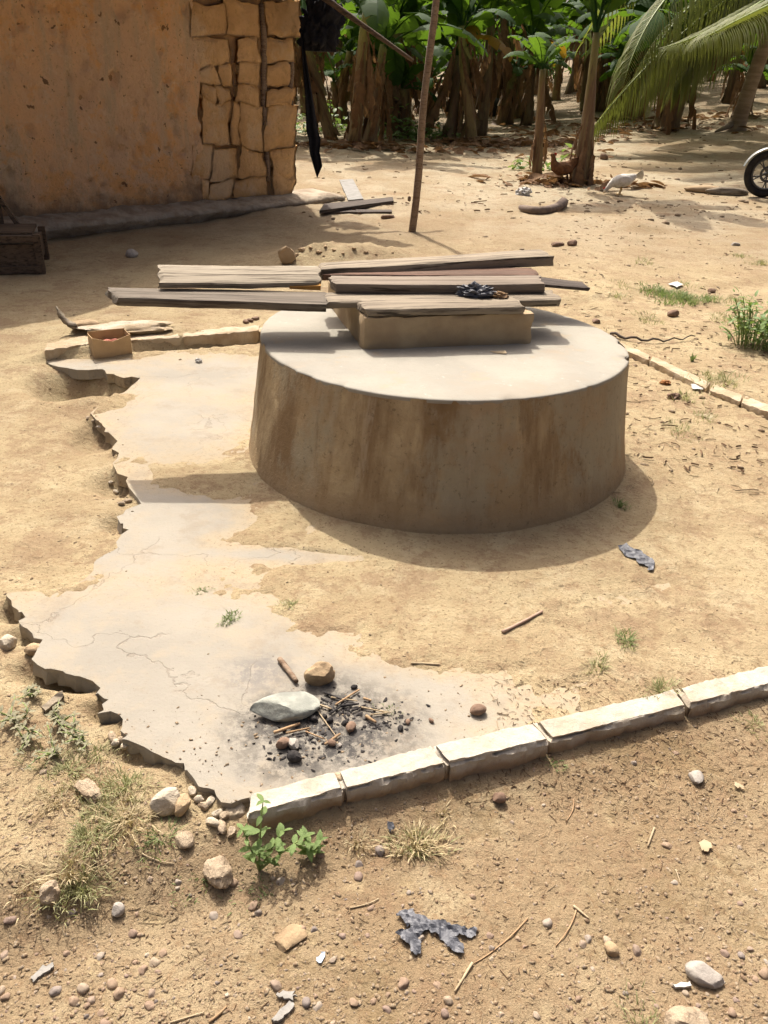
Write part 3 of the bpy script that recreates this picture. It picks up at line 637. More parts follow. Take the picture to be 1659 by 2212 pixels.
# ------------------------------------------------------------------ planks
def plank(label, quad, ztop, th, mat, seed, name='plank', rough=.004, split=0, bend=0, zr=None, zb=None):
    fl, fr, br, bl = [gp(x, y, zb if zb is not None and i > 1 else ztop if zr is None or i in (0, 3) else zr) for i, (x, y) in enumerate(quad)]
    c = (fl+fr+br+bl)/4; ex = (fr-fl+br-bl); ex /= np.linalg.norm(ex); ey = bl-fl+br-fr; ey -= ex*(ex@ey); ey /= np.linalg.norm(ey); ez = np.cross(ex, ey)
    V, Fc = slabbox(34, 7, 4); u = V[:, 0]+.5; v = V[:, 1]+.5; w = V[:, 2]+.5
    P = fl*((1-u)*(1-v))[:, None] + fr*(u*(1-v))[:, None] + br*(u*v)[:, None] + bl*((1-u)*v)[:, None]
    P = P - ez*((1-w)*th)[:, None]
    L = (P-c) @ np.stack([ex, ey, ez], 1)
    g = fbm(L*np.array([3, 14, 14])+seed*5.1, 3, seed); e = fbm(L*np.array([9, 25, 25])+seed, 4, seed+2)
    endm = np.abs(V[:, 0]) > .499; sidem = np.abs(V[:, 1]) > .499; cor = (sidem.astype(int) + (np.abs(V[:, 2]) > .499) + endm) >= 2
    L[:, 1] += np.where(sidem, 1, .3)*rough*2.2*e + .022*fbm(np.stack([u*3.5, 0*u, 0*u+seed], 1), 3, seed)
    L[:, 2] += rough*.5*g*np.where(w > .5, 1, .6) + bend*((u-.5)**2*4-.3) + .008*fbm(np.stack([u*2.2, v*.6, 0*u+seed], 1), 2, seed+7)
    L[:, 0] += np.where(endm, .020*fbm(L*np.array([0, 30, 30])+seed*3, 4, seed+4), 0)*2
    L -= np.where(cor, 1, 0)[:, None]*np.sign(V)*(.0025+.004*np.clip(e+.2, 0, 1))[:, None]
    me = mesh_data(name, L, Fc, mat, True)
    M = Matrix(((*[ex[0], ey[0], ez[0]], c[0]), (*[ex[1], ey[1], ez[1]], c[1]), (*[ex[2], ey[2], ez[2]], c[2]), (0, 0, 0, 1)))
    o = put(name, me, M=M); autosmooth(o, 38); return tag(o, label, 'plank', 'old planks over the well mouth')
plank('broad weathered plank at the front of the stack, on the collar', [(790,666),(1137,662),(1112,638),(768,645)], .634, .033, MT['wood_grey'], 1, rough=.005)
plank('long grey plank directly behind the front one, poking out right', [(706,652),(1214,646),(1192,624),(692,630)], .633, .034, MT['wood_grey'], 2, rough=.006)
plank('smooth squared brown-grey beam under the black bag', [(722,612),(1179,613),(1165,594),(709,594)], .676, .042, MT['wood_mid'], 3, rough=.002)
plank('thin reddish brown board between the squared beam and back plank', [(700,593),(1165,594),(1150,577),(692,574)], .668, .03, MT['wood_red'], 4)
plank('rough tapering grey plank at the back of the stack', [(692,582),(1198,552),(1165,537),(690,566)], .688, .05, MT['wood_grey'], 5, rough=.009, zr=.715)
plank('thin dark board end sticking out farthest right', [(1060,602),(1274,620),(1262,607),(1060,583)], .640, .022, MT['wood_dark'], 6, rough=.006, zr=.625)
p7 = plank('pale bleached split plank on top at the left', [(344,611),(693,611),(693,573),(343,571)], .668, .030, MT['wood_pale'], 7, rough=.005, zb=.712)
plank('dark grey plank overhanging farthest left, under the pale one', [(248,641),(706,655),(706,628),(231,618)], .637, .036, mat_wood('dark_grey_wood', (.185, .157, .122), (.115, .096, .074), (.045, .034, .025)), 8, rough=.005)  # a darker tone of the weathered grey wood
# freshly split orange face on the end of the pale plank
pv = np.array([v.co[:] for v in p7.data.vertices]); (x0_, y0_, z0_), (x1_, y1_, z1_) = pv.min(0), pv.max(0)
Vl = np.array([[x, y, z] for x in (x0_ + (x1_-x0_)*.79, x1_-.012) for y in (y0_-.001, y0_+.02) for z in (z0_-.001, z1_-.012)])
Vl[0:2, 2] = [z0_+.006, z0_+.014]
o = put('split_face', mesh_data('split_face', Vl, [(0,1,3,2),(4,6,7,5),(0,4,5,1),(2,3,7,6),(0,2,6,4),(1,5,7,3)], MT['wood_fresh']), p7); tag(o, 'freshly split orange wood')

# ------------------------------------------------------------------ crumpled things
def crumple(c, dims, seed, sub=4, amp=.5, sc=2.2):
    V, Fc = ico(sub); V = V.copy(); n_ = fbm(V*sc+seed*3.3, 4, seed, .6); r_ = np.abs(fbm(V*sc*1.7+seed, 3, seed+5)); V = V*(1+amp*n_*2 - amp*1.4*(r_ < .05)*.3)[:, None]
    V = V*np.array(dims); V[:, 2] = np.maximum(V[:, 2], -dims[2]*.5); return V + np.array(c) + np.array([0, 0, dims[2]*.5]), Fc
def sheet(outline_px, z, seed, amp=.012, step=.008, lift=.003, th=.0015, wrinkle=38):
    """a thin crumpled film whose outline lies on the ground"""
    P = np.array([gg(x, y)[:2] for x, y in outline_px]); P = np.array(rough_line(list(P)+[P[0]], 4, .0022, seed)[:-1])
    bx = np.arange(P[:, 0].min(), P[:, 0].max(), step); by = np.arange(P[:, 1].min(), P[:, 1].max(), step); X, Y = np.meshgrid(bx, by); X = X.ravel(); Y = Y.ravel()
    ins = np.zeros(X.shape, bool)
    for i in range(len(P)):
        a, b = P[i], P[(i+1) % len(P)]; ins ^= ((a[1] > Y) != (b[1] > Y)) & (X < (b[0]-a[0])*(Y-a[1])/(b[1]-a[1]+1e-15)+a[0])
    pts = [Vector(p) for p in P] + [Vector((a, b)) for a, b in zip(X[ins], Y[ins])]; m = len(P)
    r = delaunay_2d_cdt(pts, [(i, (i+1) % m) for i in range(m)], [], 1, 1e-5); v = np.array([q[:] for q in r[0]]); f = [tuple(q) for q in r[2]]
    rdg = 1-np.abs(fbm2(v[:, 0], v[:, 1], wrinkle, 3, seed))*6
    zt = sz(v[:, 0], v[:, 1]) + lift + amp*np.clip(rdg, 0, 1) + amp*.8*np.clip(fbm2(v[:, 0], v[:, 1], wrinkle*.4, 2, seed+1)+.3, 0, 1)
    T = np.c_[v, zt]; Bt = np.c_[v, zt-th]; k = len(v)
    cn = defaultdict(int)
    for q in f:
        for i in range(3): cn[(q[i], q[(i+1) % 3])] += 1
    fs = f + [tuple(i+k for i in q[::-1]) for q in f] + [(b, a, a+k, b+k) for a, b in cn if (b, a) not in cn]
    return np.concatenate([T, Bt]), fs
c = gp(1025, 640, .634); V, Fc = crumple((c[0], c[1], .632), (.078, .035, .034), 4, 4, .75, 3.0)
tag(centred('plastic_bag', V, Fc, MT['plastic']), 'crumpled dark plastic bag lying on the planks', 'plastic bag')
c = gp(1078, 643, .634); V, Fc = crumple((c[0], c[1], .632), (.036, .022, .018), 9, 3, .8, 3.2)
tag(centred('dry_leaf', V, Fc, MT['twig']), 'curled dry brown leaf beside the bag on the planks', 'dry leaf')
c = gp(1078, 763, WH+.004); V = np.array([[-.035, .010, .004], [-.005, -.006, .001], [.028, -.014, .006], [.024, .002, .012], [-.005, .010, .006]]); V = np.concatenate([V, V-[0, 0, .0012]]) + c
tag(centred('dry_leaf', V, [(0,1,2,3,4), (9,8,7,6,5)]+[(i, i+5, (i+1) % 5+5, (i+1) % 5) for i in range(5)], MT['straw']), 'small pale dry leaf on the well top before the collar', 'dry leaf')

# ================================================================== HOUSE
WB = .17 + .022*2.2                                     # top of the plinth
w0 = gp(82, 466, WB); w1 = gp(629, 417, WB); wd_ = (w1-w0)[:2]; wd_ /= np.linalg.norm(wd_); wn_ = np.array([wd_[1], -wd_[0]])   # along the wall, out of the wall
HC = w1[:2]                                             # right-hand corner
def wall_hit(px, py, off=0.0):
    """(distance along the wall from the corner, height) seen through a picture point"""
    d = ray(px, py); o = np.array([0, 0, CAM_H]); q = HC + wn_*off
    t = ((q - o[:2]) @ wn_)/(d[:2] @ wn_); P = o + d*t; return (P[:2]-HC) @ wd_, P[2]
def wp(s, z, off=0.0): 
    p = HC + wd_*s + wn_*off; return np.array([p[0], p[1], z])
house = thing('mud_house', 'low mud-walled house with crumbling corner at the upper left', 'house', (*HC, 0))
HT = 2.30; LEN = 6.5; DEP = 4.2
# body of raw mud behind the skin
mb = MB(); q = [wp(-LEN, 0, -.055), wp(-.03, 0, -.055), wp(-.03, 0, -DEP), wp(-LEN, 0, -DEP)]; lo = [np.array([*a[:2], -.1]) for a in q]; hi = [np.array([*a[:2], HT]) for a in q]
obj('wall', np.array(lo+hi), [(0,1,5,4),(1,2,6,5),(2,3,7,6),(3,0,4,7),(4,5,6,7)], simple('raw_mud_core', (.42, .26, .13), (.28, .165, .08), 5, .8, .03, bsc=20), house)
# plaster skin, pitted
s_edge = wall_hit(440, 250)[0]
S = np.arange(-LEN, s_edge+.35, .025); Zs = np.arange(0, HT, .025); X, Y = np.meshgrid(S, Zs); X = X.ravel(); Y = Y.ravel()
edge = s_edge + .16*fbm2(Y*0+3.3, Y, 2.2, 4, 5)*2 + .05*fbm2(X, Y, 9, 3, 6) + .10*ss(1.7, 2.3, Y)
off = .03*fbm2(X, Y, 1.2, 4, 7) + .018*fbm2(X, Y, 6, 4, 8)
pr = np.random.default_rng(5)
for k in range(150):
    ps, pz, prad = pr.uniform(-3.6, s_edge), pr.uniform(.2, 2.2), pr.uniform(.012, .04)*(1.7 if pr.random() < .15 else 1)
    off = off - np.clip(prad*1.1, .015, .05)*np.exp(-(((X-ps)/prad)**2 + ((Y-pz)/(prad*pr.uniform(.8, 1.6)))**2)**1.5)
off = off - .10*ss(-.02, .05, X-edge)
P = np.array([wp(a, b, c) for a, b, c in zip(X, Y, off)])
gf = grid_faces(len(S), len(Zs)); keepf = (X-edge)[gf].min(1) < .05
obj('plaster', P, gf[keepf][:, ::-1] if False else gf[keepf], MT['plaster'], house, True)
# mud blocks of the crumbling corner: rows of (left, right) and top/bottom in a close-up's pixels
CK = .4085
ROWS = [(22,188,[(1030,1198),(1206,1383),(1424,1590)]), (206,346,[(1050,1224),(1262,1381),(1418,1572)]), (354,455,[(1050,1150),(1156,1226),(1262,1376),(1414,1540)]),
        (466,552,[(1052,1128),(1135,1212),(1238,1371),(1418,1535)]), (558,768,[(1056,1198),(1213,1272),(1280,1398),(1419,1556)]), (792,938,[(1030,1122),(1130,1250),(1262,1400),(1430,1545)]), (946,1045,[(1083,1124),(1131,1222),(1242,1396),(1440,1540)])]
br = np.random.default_rng(21)
for ri, (t, b, cols) in enumerate(ROWS):
    for ci, (l, r) in enumerate(cols):
        V, Fc = slabbox(13, 3, 12, .5); u = V[:, 0]+.5; w = V[:, 2]+.5
        js = br.uniform(-15, 15, 8)
        q = [(l+js[0], b+js[1]*.5), (r+js[2], b+js[3]*.5), (r+js[4], t+js[5]), (l+js[6], t+js[7])]
        sp = np.array([wall_hit(x*CK, y*CK) for x, y in q])
        Sx = (1-u)*(1-w)*sp[0, 0] + u*(1-w)*sp[1, 0] + u*w*sp[2, 0] + (1-u)*w*sp[3, 0]; Zx = (1-u)*(1-w)*sp[0, 1] + u*(1-w)*sp[1, 1] + u*w*sp[2, 1] + (1-u)*w*sp[3, 1]
        front = V[:, 1] < 0
        o = np.where(front, .0, -.14)+br.uniform(-.014, .010); cs, cz = Sx.mean(), Zx.mean()
        e = np.maximum(np.abs(V[:, 0]), np.abs(V[:, 2]))
        o = o - np.where(V[:, 1] < -.4, .018*ss(.38, .5, e + .12*fbm(np.stack([Sx*9, Zx*9, Sx*0], 1), 2, 5)), 0)
        nzz = fbm(np.stack([Sx*7, Zx*7, V[:, 1]+ri*3+ci], 1), 4, 31+ri*5+ci); nz2 = fbm(np.stack([Sx*22, Zx*22, V[:, 1]+ri], 1), 3, 3)
        o = o + .05*nzz*front + .03*nz2*front + .02*front*(.5-e)
        Sx = cs + (Sx-cs)*(1.10 + .16*nzz) + .20*fbm2(Sx, Zx, 2.6, 4, 91); Zx = cz + (Zx-cz)*(1.09 + .16*nzz) + .20*fbm2(Sx, Zx, 2.6, 4, 92)
        P = np.array([wp(a, z, c) for a, z, c in zip(Sx, Zx, o)])
        obj('mud_block', P, Fc, MT['mud'], house, True)
# upright poles showing in the cracks
for (xa, ya), (xb, yb), r, offv in [((1400,20),(1425,960),.035,-.045), ((1548,330),(1545,600),.03,-.03), ((1245,250),(1248,460),.022,-.075)]:
    a = wall_hit(xa*CK, ya*CK); b = wall_hit(xb*CK, yb*CK); pts = [wp(a[0]+(b[0]-a[0])*t + .012*math.sin(t*9), a[1]+(b[1]-a[1])*t, offv) for t in np.linspace(0, 1, 14)]
    V, Fc = tube(pts, r, 8, True, .12, 3); obj('wall_pole', V, Fc, MT['wood_pole'], house, True)
# plinth: rough cement ledge
S = np.linspace(-LEN, .52, 150); prof = [(-.2, WB), (.02, WB+.004), (.20, WB-.012), (.33, WB-.03), (.36, WB-.07), (.27, WB-.13), (.24, WB-.45)]
rows = []
for s in S:
    row = []
    for k, (o, z) in enumerate(prof):
        p = np.array([s, o, z]); n_ = fbm(p*np.array([3.2, 6, 6]), 4, 17); n2 = fbm(p*14, 3, 18)
        row.append(wp(s, z + (.06*n_+.05*n2 if 0 < k < 6 else 0), o + (.16*n_ + .09*n2 if k > 1 else 0)))
    rows.append(row)
V = np.array(rows).reshape(-1, 3); gfp = grid_faces(len(prof), len(S)); end = tuple((len(S)-1)*len(prof)+k for k in range(len(prof)))
endv = len(V); V = np.concatenate([V, [wp(.52, WB-.45, -.2)]])
obj('plinth', V, [tuple(q) for q in gfp.tolist()] + [tuple(end)+(endv,)], MT['plinth'], house, True)
# wall plate, rafters and tin roof
pts = [wp(s, 2.13 + .015*math.sin(s*3), .06) for s in np.linspace(-LEN, .15, 20)]; V, Fc = tube(pts, .045, 8); obj('wall_plate', V, Fc, MT['wood_dark'], house, True)
EV, OV, RG, GE = 2.42, .92, 3.45, .16
for s in np.arange(-LEN+.2, .2, .75):
    V, Fc = tube([wp(s, EV+.0, OV-.08), wp(s, (EV+RG)/2-.02, (OV-DEP/2)/2), wp(s, RG-.04, -DEP/2)], .035, 7); obj('rafter', V, Fc, MT['wood_dark'], house, True)
SR = np.arange(-LEN-.2, GE+.001, .019)
for side in (0, 1):
    o0, o1 = (OV, -DEP/2) if side == 0 else (-DEP-OV+.3, -DEP/2); rows = []
    for t in np.linspace(0, 1, 6):
        for s in SR: rows.append(wp(s, EV + (RG-EV)*t + .05 + .012*math.sin(s*2*math.pi/.076), o0 + (o1-o0)*t))
    V = np.array(rows); m = len(V); Fq = grid_faces(len(SR), 6); V = np.concatenate([V, V-[0, 0, .003]]); Fq = np.concatenate([Fq, Fq[:, ::-1]+m])
    obj('roof_sheet', V, Fq, MT['tin'], house, True)
# stick that slants down from the eave, bundle and strip of black cloth under it
sa, sb = pt(735, 20, 9.3), pt(893, 132, 9.3); V, Fc = tube(bez([sa + (sa-sb)*.6, sa, sb], 14), np.linspace(.036, .017, 14), 8, True, .2, 4)
tag(centred('roof_stick', V, Fc, MT['wood_old'], True), 'slanting stick poking out from under the house eave', 'stick')
V, Fc = crumple((0, 0, 0), (.20, .12, .34), 14, 5, .8, 2.0); c = pt(690, 50, 9.5); V = V + c - np.array([0, 0, .25])
tag(centred('cloth_bundle', V, Fc, MT['cloth'], True), 'dark cloth bundle hanging under the eave at the house corner', 'cloth bundle')
ctr = [pt(x, y, 9.4) for x, y in [(652, 70), (657, 130), (664, 190), (670, 240), (674, 280), (680, 300), (680, 330), (687, 360), (685, 383)]]; wds = [.03, .05, .075, .10, .125, .125, .105, .10, .012]
rows = []
for i, (p, w) in enumerate(zip(ctr, wds)):
    for k in range(7):
        u = k/6-.5; rows.append(p + np.array([u*w, .03*math.sin(k*1.9+i*.8), .012*math.sin(k*2.3+i)]))
V = np.array(rows); m = len(V); Fq = grid_faces(7, len(ctr)); V = np.concatenate([V, V+[0, .008, 0]]); Fq = np.concatenate([Fq, Fq[:, ::-1]+m])
tag(centred('cloth_strip', V, Fq, MT['cloth'], True), 'long pointed strip of black cloth dangling beside the house corner', 'cloth strip')

# old wooden seat frame at the left edge
fp = gg(60, 590); t = thing('wooden_seat', 'dark broken wooden seat with slanted back at the far left edge', 'seat', fp, 0)
yaw = math.atan2(wd_[1], wd_[0])*.35; Rz = Matrix.Rotation(yaw, 3, 'Z')
def wbox(name, c, d, rx=0, ry=0):
    R = Rz @ Matrix.Rotation(ry, 3, 'Y') @ Matrix.Rotation(rx, 3, 'X'); V, Fc = slabbox(8, 2, 2); V = V*np.array(d); V[:, 1:] += .003*fbm(V*20, 3, 3)[:, None]
    V = V @ np.array(R).T + np.array(Rz) @ np.array(c); obj(name, V, Fc, MT['wood_old'], t, False, world=False)
wbox('front_board', (-.35, .0, .12), (.86, .025, .17)); wbox('rail', (-.35, -.016, .245), (.92, .05, .045)); wbox('rail', (-.35, -.016, .03), (.90, .05, .05))
wbox('leg', (.10, .0, .13), (.05, .06, .29)); wbox('leg', (-.8, .0, .13), (.05, .06, .29)); wbox('leg', (.10, .42, .13), (.05, .05, .26)); wbox('side_board', (.09, .21, .15), (.022, .38, .16))
wbox('seat_board', (-.35, .22, .272), (.84, .40, .022)); wbox('back_board', (-.16, .42, .46), (.03, .05, .56), 0, -.48); wbox('back_panel', (-.42, .43, .48), (.52, .02, .40), 0, -.0)

# ================================================================== POLE AND LITTLE THINGS OF THE YARD
b = gg(890, 500); top_ = pt(941, -10, b[1]); dv = (top_-b); pts = [b - dv*.04] + [b + dv*t + np.array([.010*math.sin(t*8), 0, 0]) for t in np.linspace(.02, 1.35, 22)]
V, Fc = tube(pts, np.linspace(.037, .029, 23), 9, True, .10, 2)
pole = tag(centred('pole', V, Fc, MT['wood_pole'], True), 'tall thin leaning wooden pole standing behind the well', 'pole')
for px, py, r in [(884, 430, .017), (898, 240, .013), (900, 345, .010)]:
    q = pt(px, py, b[1]-.02); V, Fc = rockV((r, r, r*1.8), 3, 2, 2); put('branch_knot', mesh_data('branch_knot', V + q - np.array(pole.location), Fc, MT['wood_pole'], True), pole)

def flat_board(label, quad, mat, th=.02, name='board', lift=.012, cat='board', seed=1):
    c = [gg(x, y) for x, y in quad]; z = np.mean([p[2] for p in c]) + lift; cc = [np.array([p[0], p[1], p[2]*.5+z*.5+lift]) for p in c]
    fl, fr, br_, bl = cc; ctr = sum(cc)/4; ex = fr-fl; ex /= np.linalg.norm(ex); ez = np.array([0, 0, 1.]); ez -= ex*(ez@ex); ez /= np.linalg.norm(ez); ey = np.cross(ez, ex)
    V, Fc = slabbox(20, 4, 2); u = V[:, 0]+.5; v = V[:, 1]+.5; w = V[:, 2]+.5
    P = fl*((1-u)*(1-v))[:, None] + fr*(u*(1-v))[:, None] + br_*(u*v)[:, None] + bl*((1-u)*v)[:, None] - ez*((1-w)*th)[:, None]
    Lc = (P-ctr) @ np.stack([ex, ey, ez], 1); Lc[:, 1:] += (.006*fbm(Lc*np.array([8, 30, 30])+seed, 3, seed))[:, None]
    M = Matrix(((ex[0], ey[0], ez[0], ctr[0]), (ex[1], ey[1], ez[1], ctr[1]), (ex[2], ey[2], ez[2], ctr[2]), (0, 0, 0, 1)))
    o = put(name, mesh_data(name, Lc, Fc, mat, True), M=M); autosmooth(o, 40); return tag(o, label, cat)
flat_board('short pale grey board lying on the ground right of the house', [(752,437),(785,434),(762,388),(733,390)], MT['bluebit'] if False else simple('grey_board', (.27, .265, .25), (.21, .205, .19), 12), .025, seed=2)
flat_board('long dark thin plank on the ground at the plinth end', [(690,468),(850,441),(848,432),(700,450)], MT['wood_dark'], .03, 'ground_plank', .03, 'plank', 3)
flat_board('dark stick beam pointing right beside the long dark plank', [(700,462),(846,462),(846,456),(705,455)], MT['wood_dark'], .025, 'ground_plank', .012, 'plank', 4)

def stone(label, px, py, dims, mat, seed, name='stone', sub=3, fac=9, rough=.12, rz=None, sink=.3, cat='stone', group=None, lo=.6):
    q = gg(px, py); V, Fc = rockV(dims, seed, sub, fac, rough, lo); me = mesh_data(name, V, Fc, mat, True)
    o = put(name, me, loc=(q[0], q[1], q[2] + dims[2]*(1-2*sink)), rot=(0, 0, rz if rz is not None else seed*1.3)); autosmooth(o, 32)
    return tag(o, label, cat, group)
# broken mud block heap behind the planks
stone('brown broken mud brick standing behind the pale plank', 622, 566, (.055, .08, .075), MT['clod'], 301, 'mud_brick', 4, 16, .2, sink=.15, cat='mud brick')
for i, (x, y, r) in enumerate([(652,541,.035),(671,535,.022),(688,546,.03),(703,533,.018),(722,541,.026),(741,548,.018),(764,537,.022),(790,545,.024),(812,550,.016),(640,552,.024),(848,546,.018),(700,553,.016)]):
    stone('small soil lump on the low rubble heap behind the planks', x, y, (r, r*.8, r*.55), MT['clod'], 310+i, 'soil_lump', 3, 12, .3, sink=.35, cat='soil lump', group='soil lumps on the rubble heap')
stone('half-buried rounded stone in the shade before the house', 285, 553, (.07, .05, .04), MT['greystone'], 330, sink=.3)

# cardboard box
def cardbox():
    c = gg(243, 775); t = thing('cardboard_box', 'small open cardboard box on the slab corner beside the low kerb', 'box', c, math.radians(24))
    fl, fr = gp(205, 776, c[2]), gp(286, 766, c[2]); w = np.linalg.norm(fr-fl); d = w*.55; h = .115
    t.rotation_euler.z = math.atan2(*(fr-fl)[:2][::-1]); t.location = ((fl+fr)/2 + np.array([0, 0, 0])).tolist()
    e = .003
    def wall(name, c, dd, dip=0):
        V, Fc = slabbox(8, 1, 4) if dd[0] > dd[1] else slabbox(1, 8, 4); u = V[:, 0] if dd[0] > dd[1] else V[:, 1]
        top = V[:, 2] > .49; V = V*np.array(dd); V[:, 2] -= np.where(top, dip*(1-np.abs(u)*2)**1, 0)
        V[:, :2] += .004*fbm(V*14+3, 3, 5)[:, None]; put(name, mesh_data(name, V+np.array(c), Fc, MT['card'], False), t)
    wall('front_panel', (0, 0, h/2), (w, e, h), .03); wall('back_panel', (0, d, h/2), (w-.002, e, h+.012), -.002)
    wall('side_panel', (-w/2+e/2, d/2, h/2), (e, d-e*1.4, h), 0); wall('side_panel', (w/2-e/2, d/2, h/2), (e, d-e*1.4, h), 0); wall('bottom_panel', (0, d/2, e/2+.001), (w-e*3, d-e*3, e))
    V, Fc = crumple((0, d/2, h*.18), (w*.36, d*.32, .04), 3, 3, .6); put('red_scrap', mesh_data('red_scrap', V, Fc, MT['redcloth'], True), t)
cardbox()
# broken root / rusty piece by the low kerb
a, b_ = gp(122, 662, .19), gp(165, 708, .09); V, Fc = tube(bez([a, (a+b_)/2+np.array([-.03, 0, -.03]), b_], 10), np.array([.006, .010, .012, .015, .013, .016, .018, .017, .022, .016]), 7, True, .9, 5)
tag(centred('root', V, Fc, MT['wood_grey'], True), 'broken rusty brown root stump sticking up by the low kerb', 'root')
stone('flat pale lump of spilled mortar behind the cardboard box', 275, 712, (.26, .10, .035), MT['mortar'], 340, 'mortar_lump', 4, 10, .45, .2, .40, 'mortar')
stone('brown clod on the kerb next to the mortar lump', 182, 706, (.08, .05, .03), MT['clod'], 341, 'soil_clod', 3, 8, .2, cat='clod')
for i, (x, y) in enumerate([(540, 694), (552, 690), (531, 697)]):
    stone('brown crumb of clod on the kerb beside the well', x, y, (.028, .02, .015), MT['brownstone'], 345+i, 'soil_clod', 2, 6, .2, cat='clod', group='crumbs on the kerb')

# litter
def scrap(label, px, py, dims, mat, seed, name='litter', cat='litter'):
    q = gg(px, py); V, Fc = crumple(q, dims, seed, 3, .7, 2.6); return tag(centred(name, V, Fc, mat), label, cat)
scrap('tiny crumpled white wrapper on the slab left of the well', 430, 783, (.018, .014, .016), MT['white'], 5)
scrap('white crumpled plastic near the curved tyre piece', 1130, 421, (.10, .07, .06), MT['white'], 6)
V, Fc = sheet([(1442,617),(1462,612),(1476,619),(1461,625)], 0, 8, .006, .02, .012, .002, 20); tag(centred('paper_scrap', V, Fc, MT['white']), 'flat white paper scrap beside the green grass patch', 'paper')
V, Fc = sheet([(1491,836),(1505,833),(1524,841),(1517,846),(1495,844)], 0, 9, .006, .012, .01, .002, 20); tag(centred('paper_scrap', V, Fc, MT['white']), 'white oval scrap lying inside the right kerb', 'paper')
V, Fc = sheet([(1334,1183),(1352,1177),(1366,1189),(1382,1192),(1395,1202),(1408,1208),(1414,1222),(1410,1236),(1398,1234),(1400,1226),(1380,1222),(1373,1210),(1350,1203)], 0, 10, .006, .006, .003)
tag(centred('plastic_scrap', V, Fc, MT['plastic']), 'torn dark plastic scrap at the edge of the well shadow', 'plastic scrap')
def cb(P): return [(540+0 + (x/1659*900+800-796.7)*.6777 if False else (x*.5425+800)*.6777, (y*.5425+2400)*.6777) for x, y in P]
V, Fc = sheet(cb([(850,965),(885,940),(955,935),(960,965),(1010,965),(1050,985),(1090,1000),(1140,1000),(1190,1025),(1250,1035),(1325,1045),(1320,1075),(1290,1095),(1230,1085),(1180,1085),(1240,1125),(1250,1195),(1215,1195),(1160,1155),(1130,1110),(1080,1070),(1040,1050),(1000,1080),(1000,1120),(995,1195),(945,1190),(935,1140),(890,1120),(845,1075),(890,1050),(935,1045),(900,1020),(885,985)]), 0, 11, .008, .005, .003, .0012, 46)
tag(centred('plastic_bag', V, Fc, MT['plastic']), 'torn black plastic bag flattened on the dirt in the foreground', 'plastic bag')
V, Fc = sheet(cb([(800,430),(830,425),(845,460),(820,485),(800,465)]), 0, 12, .01, .005, .003); tag(centred('plastic_scrap', V, Fc, MT['plastic']), 'small dark plastic scrap left of the big dry grass tuft', 'plastic scrap')
V, Fc = sheet(cb([(385,1225),(410,1185),(435,1195),(415,1240)]), 0, 13, .004, .006, .003); tag(centred('plastic_scrap', V, Fc, MT['bluebit']), 'small pale blue plastic bit on the dirt', 'plastic scrap')
def chip(label, P, mat, seed, th=.005, name='wood_chip', lift=.006):
    V, Fc = sheet(P, 0, seed, .003, .01, lift, th, 16); return tag(centred(name, V, Fc, mat), label, 'wood chip')
ca = lambda P: [((x*.6028)*.6777, (y*.6028+2400)*.6777) for x, y in P]
greywood = simple('silvered_wood', (.30, .29, .265), (.24, .225, .20), 14)
chip('silver-grey wood chip at the lower left', ca([(165,1195),(215,1150),(280,1120),(285,1145),(230,1175),(180,1220)]), greywood, 21)
chip('flat grey shard at the bottom left of centre', ca([(1468,1278),(1545,1275),(1575,1300),(1530,1312),(1475,1305)]), greywood, 22)
chip('long silver-grey splinter at the bottom edge', ca([(1435,1425),(1530,1320),(1552,1330),(1548,1360),(1470,1432)]), greywood, 23, .008)
chip('dark brown tilted wood chip among the left weeds', [(91,1535),(136,1500),(140,1512),(100,1545)], MT['wood_grey'], 24, .01, lift=.012)
cc = lambda P: [((x*.5425+1548)*.6777, (y*.5425+2400)*.6777) for x, y in P]
chip('pale flat bone-white chip at the lower right', cc([(1095,1375),(1195,1355),(1205,1380),(1110,1390)]), MT['white'], 25)
for i, P in enumerate([[(1455,180),(1500,205),(1530,215),(1500,225),(1460,210)], [(1245,545),(1280,520),(1320,545),(1300,595),(1265,590)]]):
    chip(['pale curled dry leaf at the right edge of the dirt', 'pale torn husk on the dirt at right'][i], cc(P), MT['straw'], 26+i, .002, 'dry_husk')

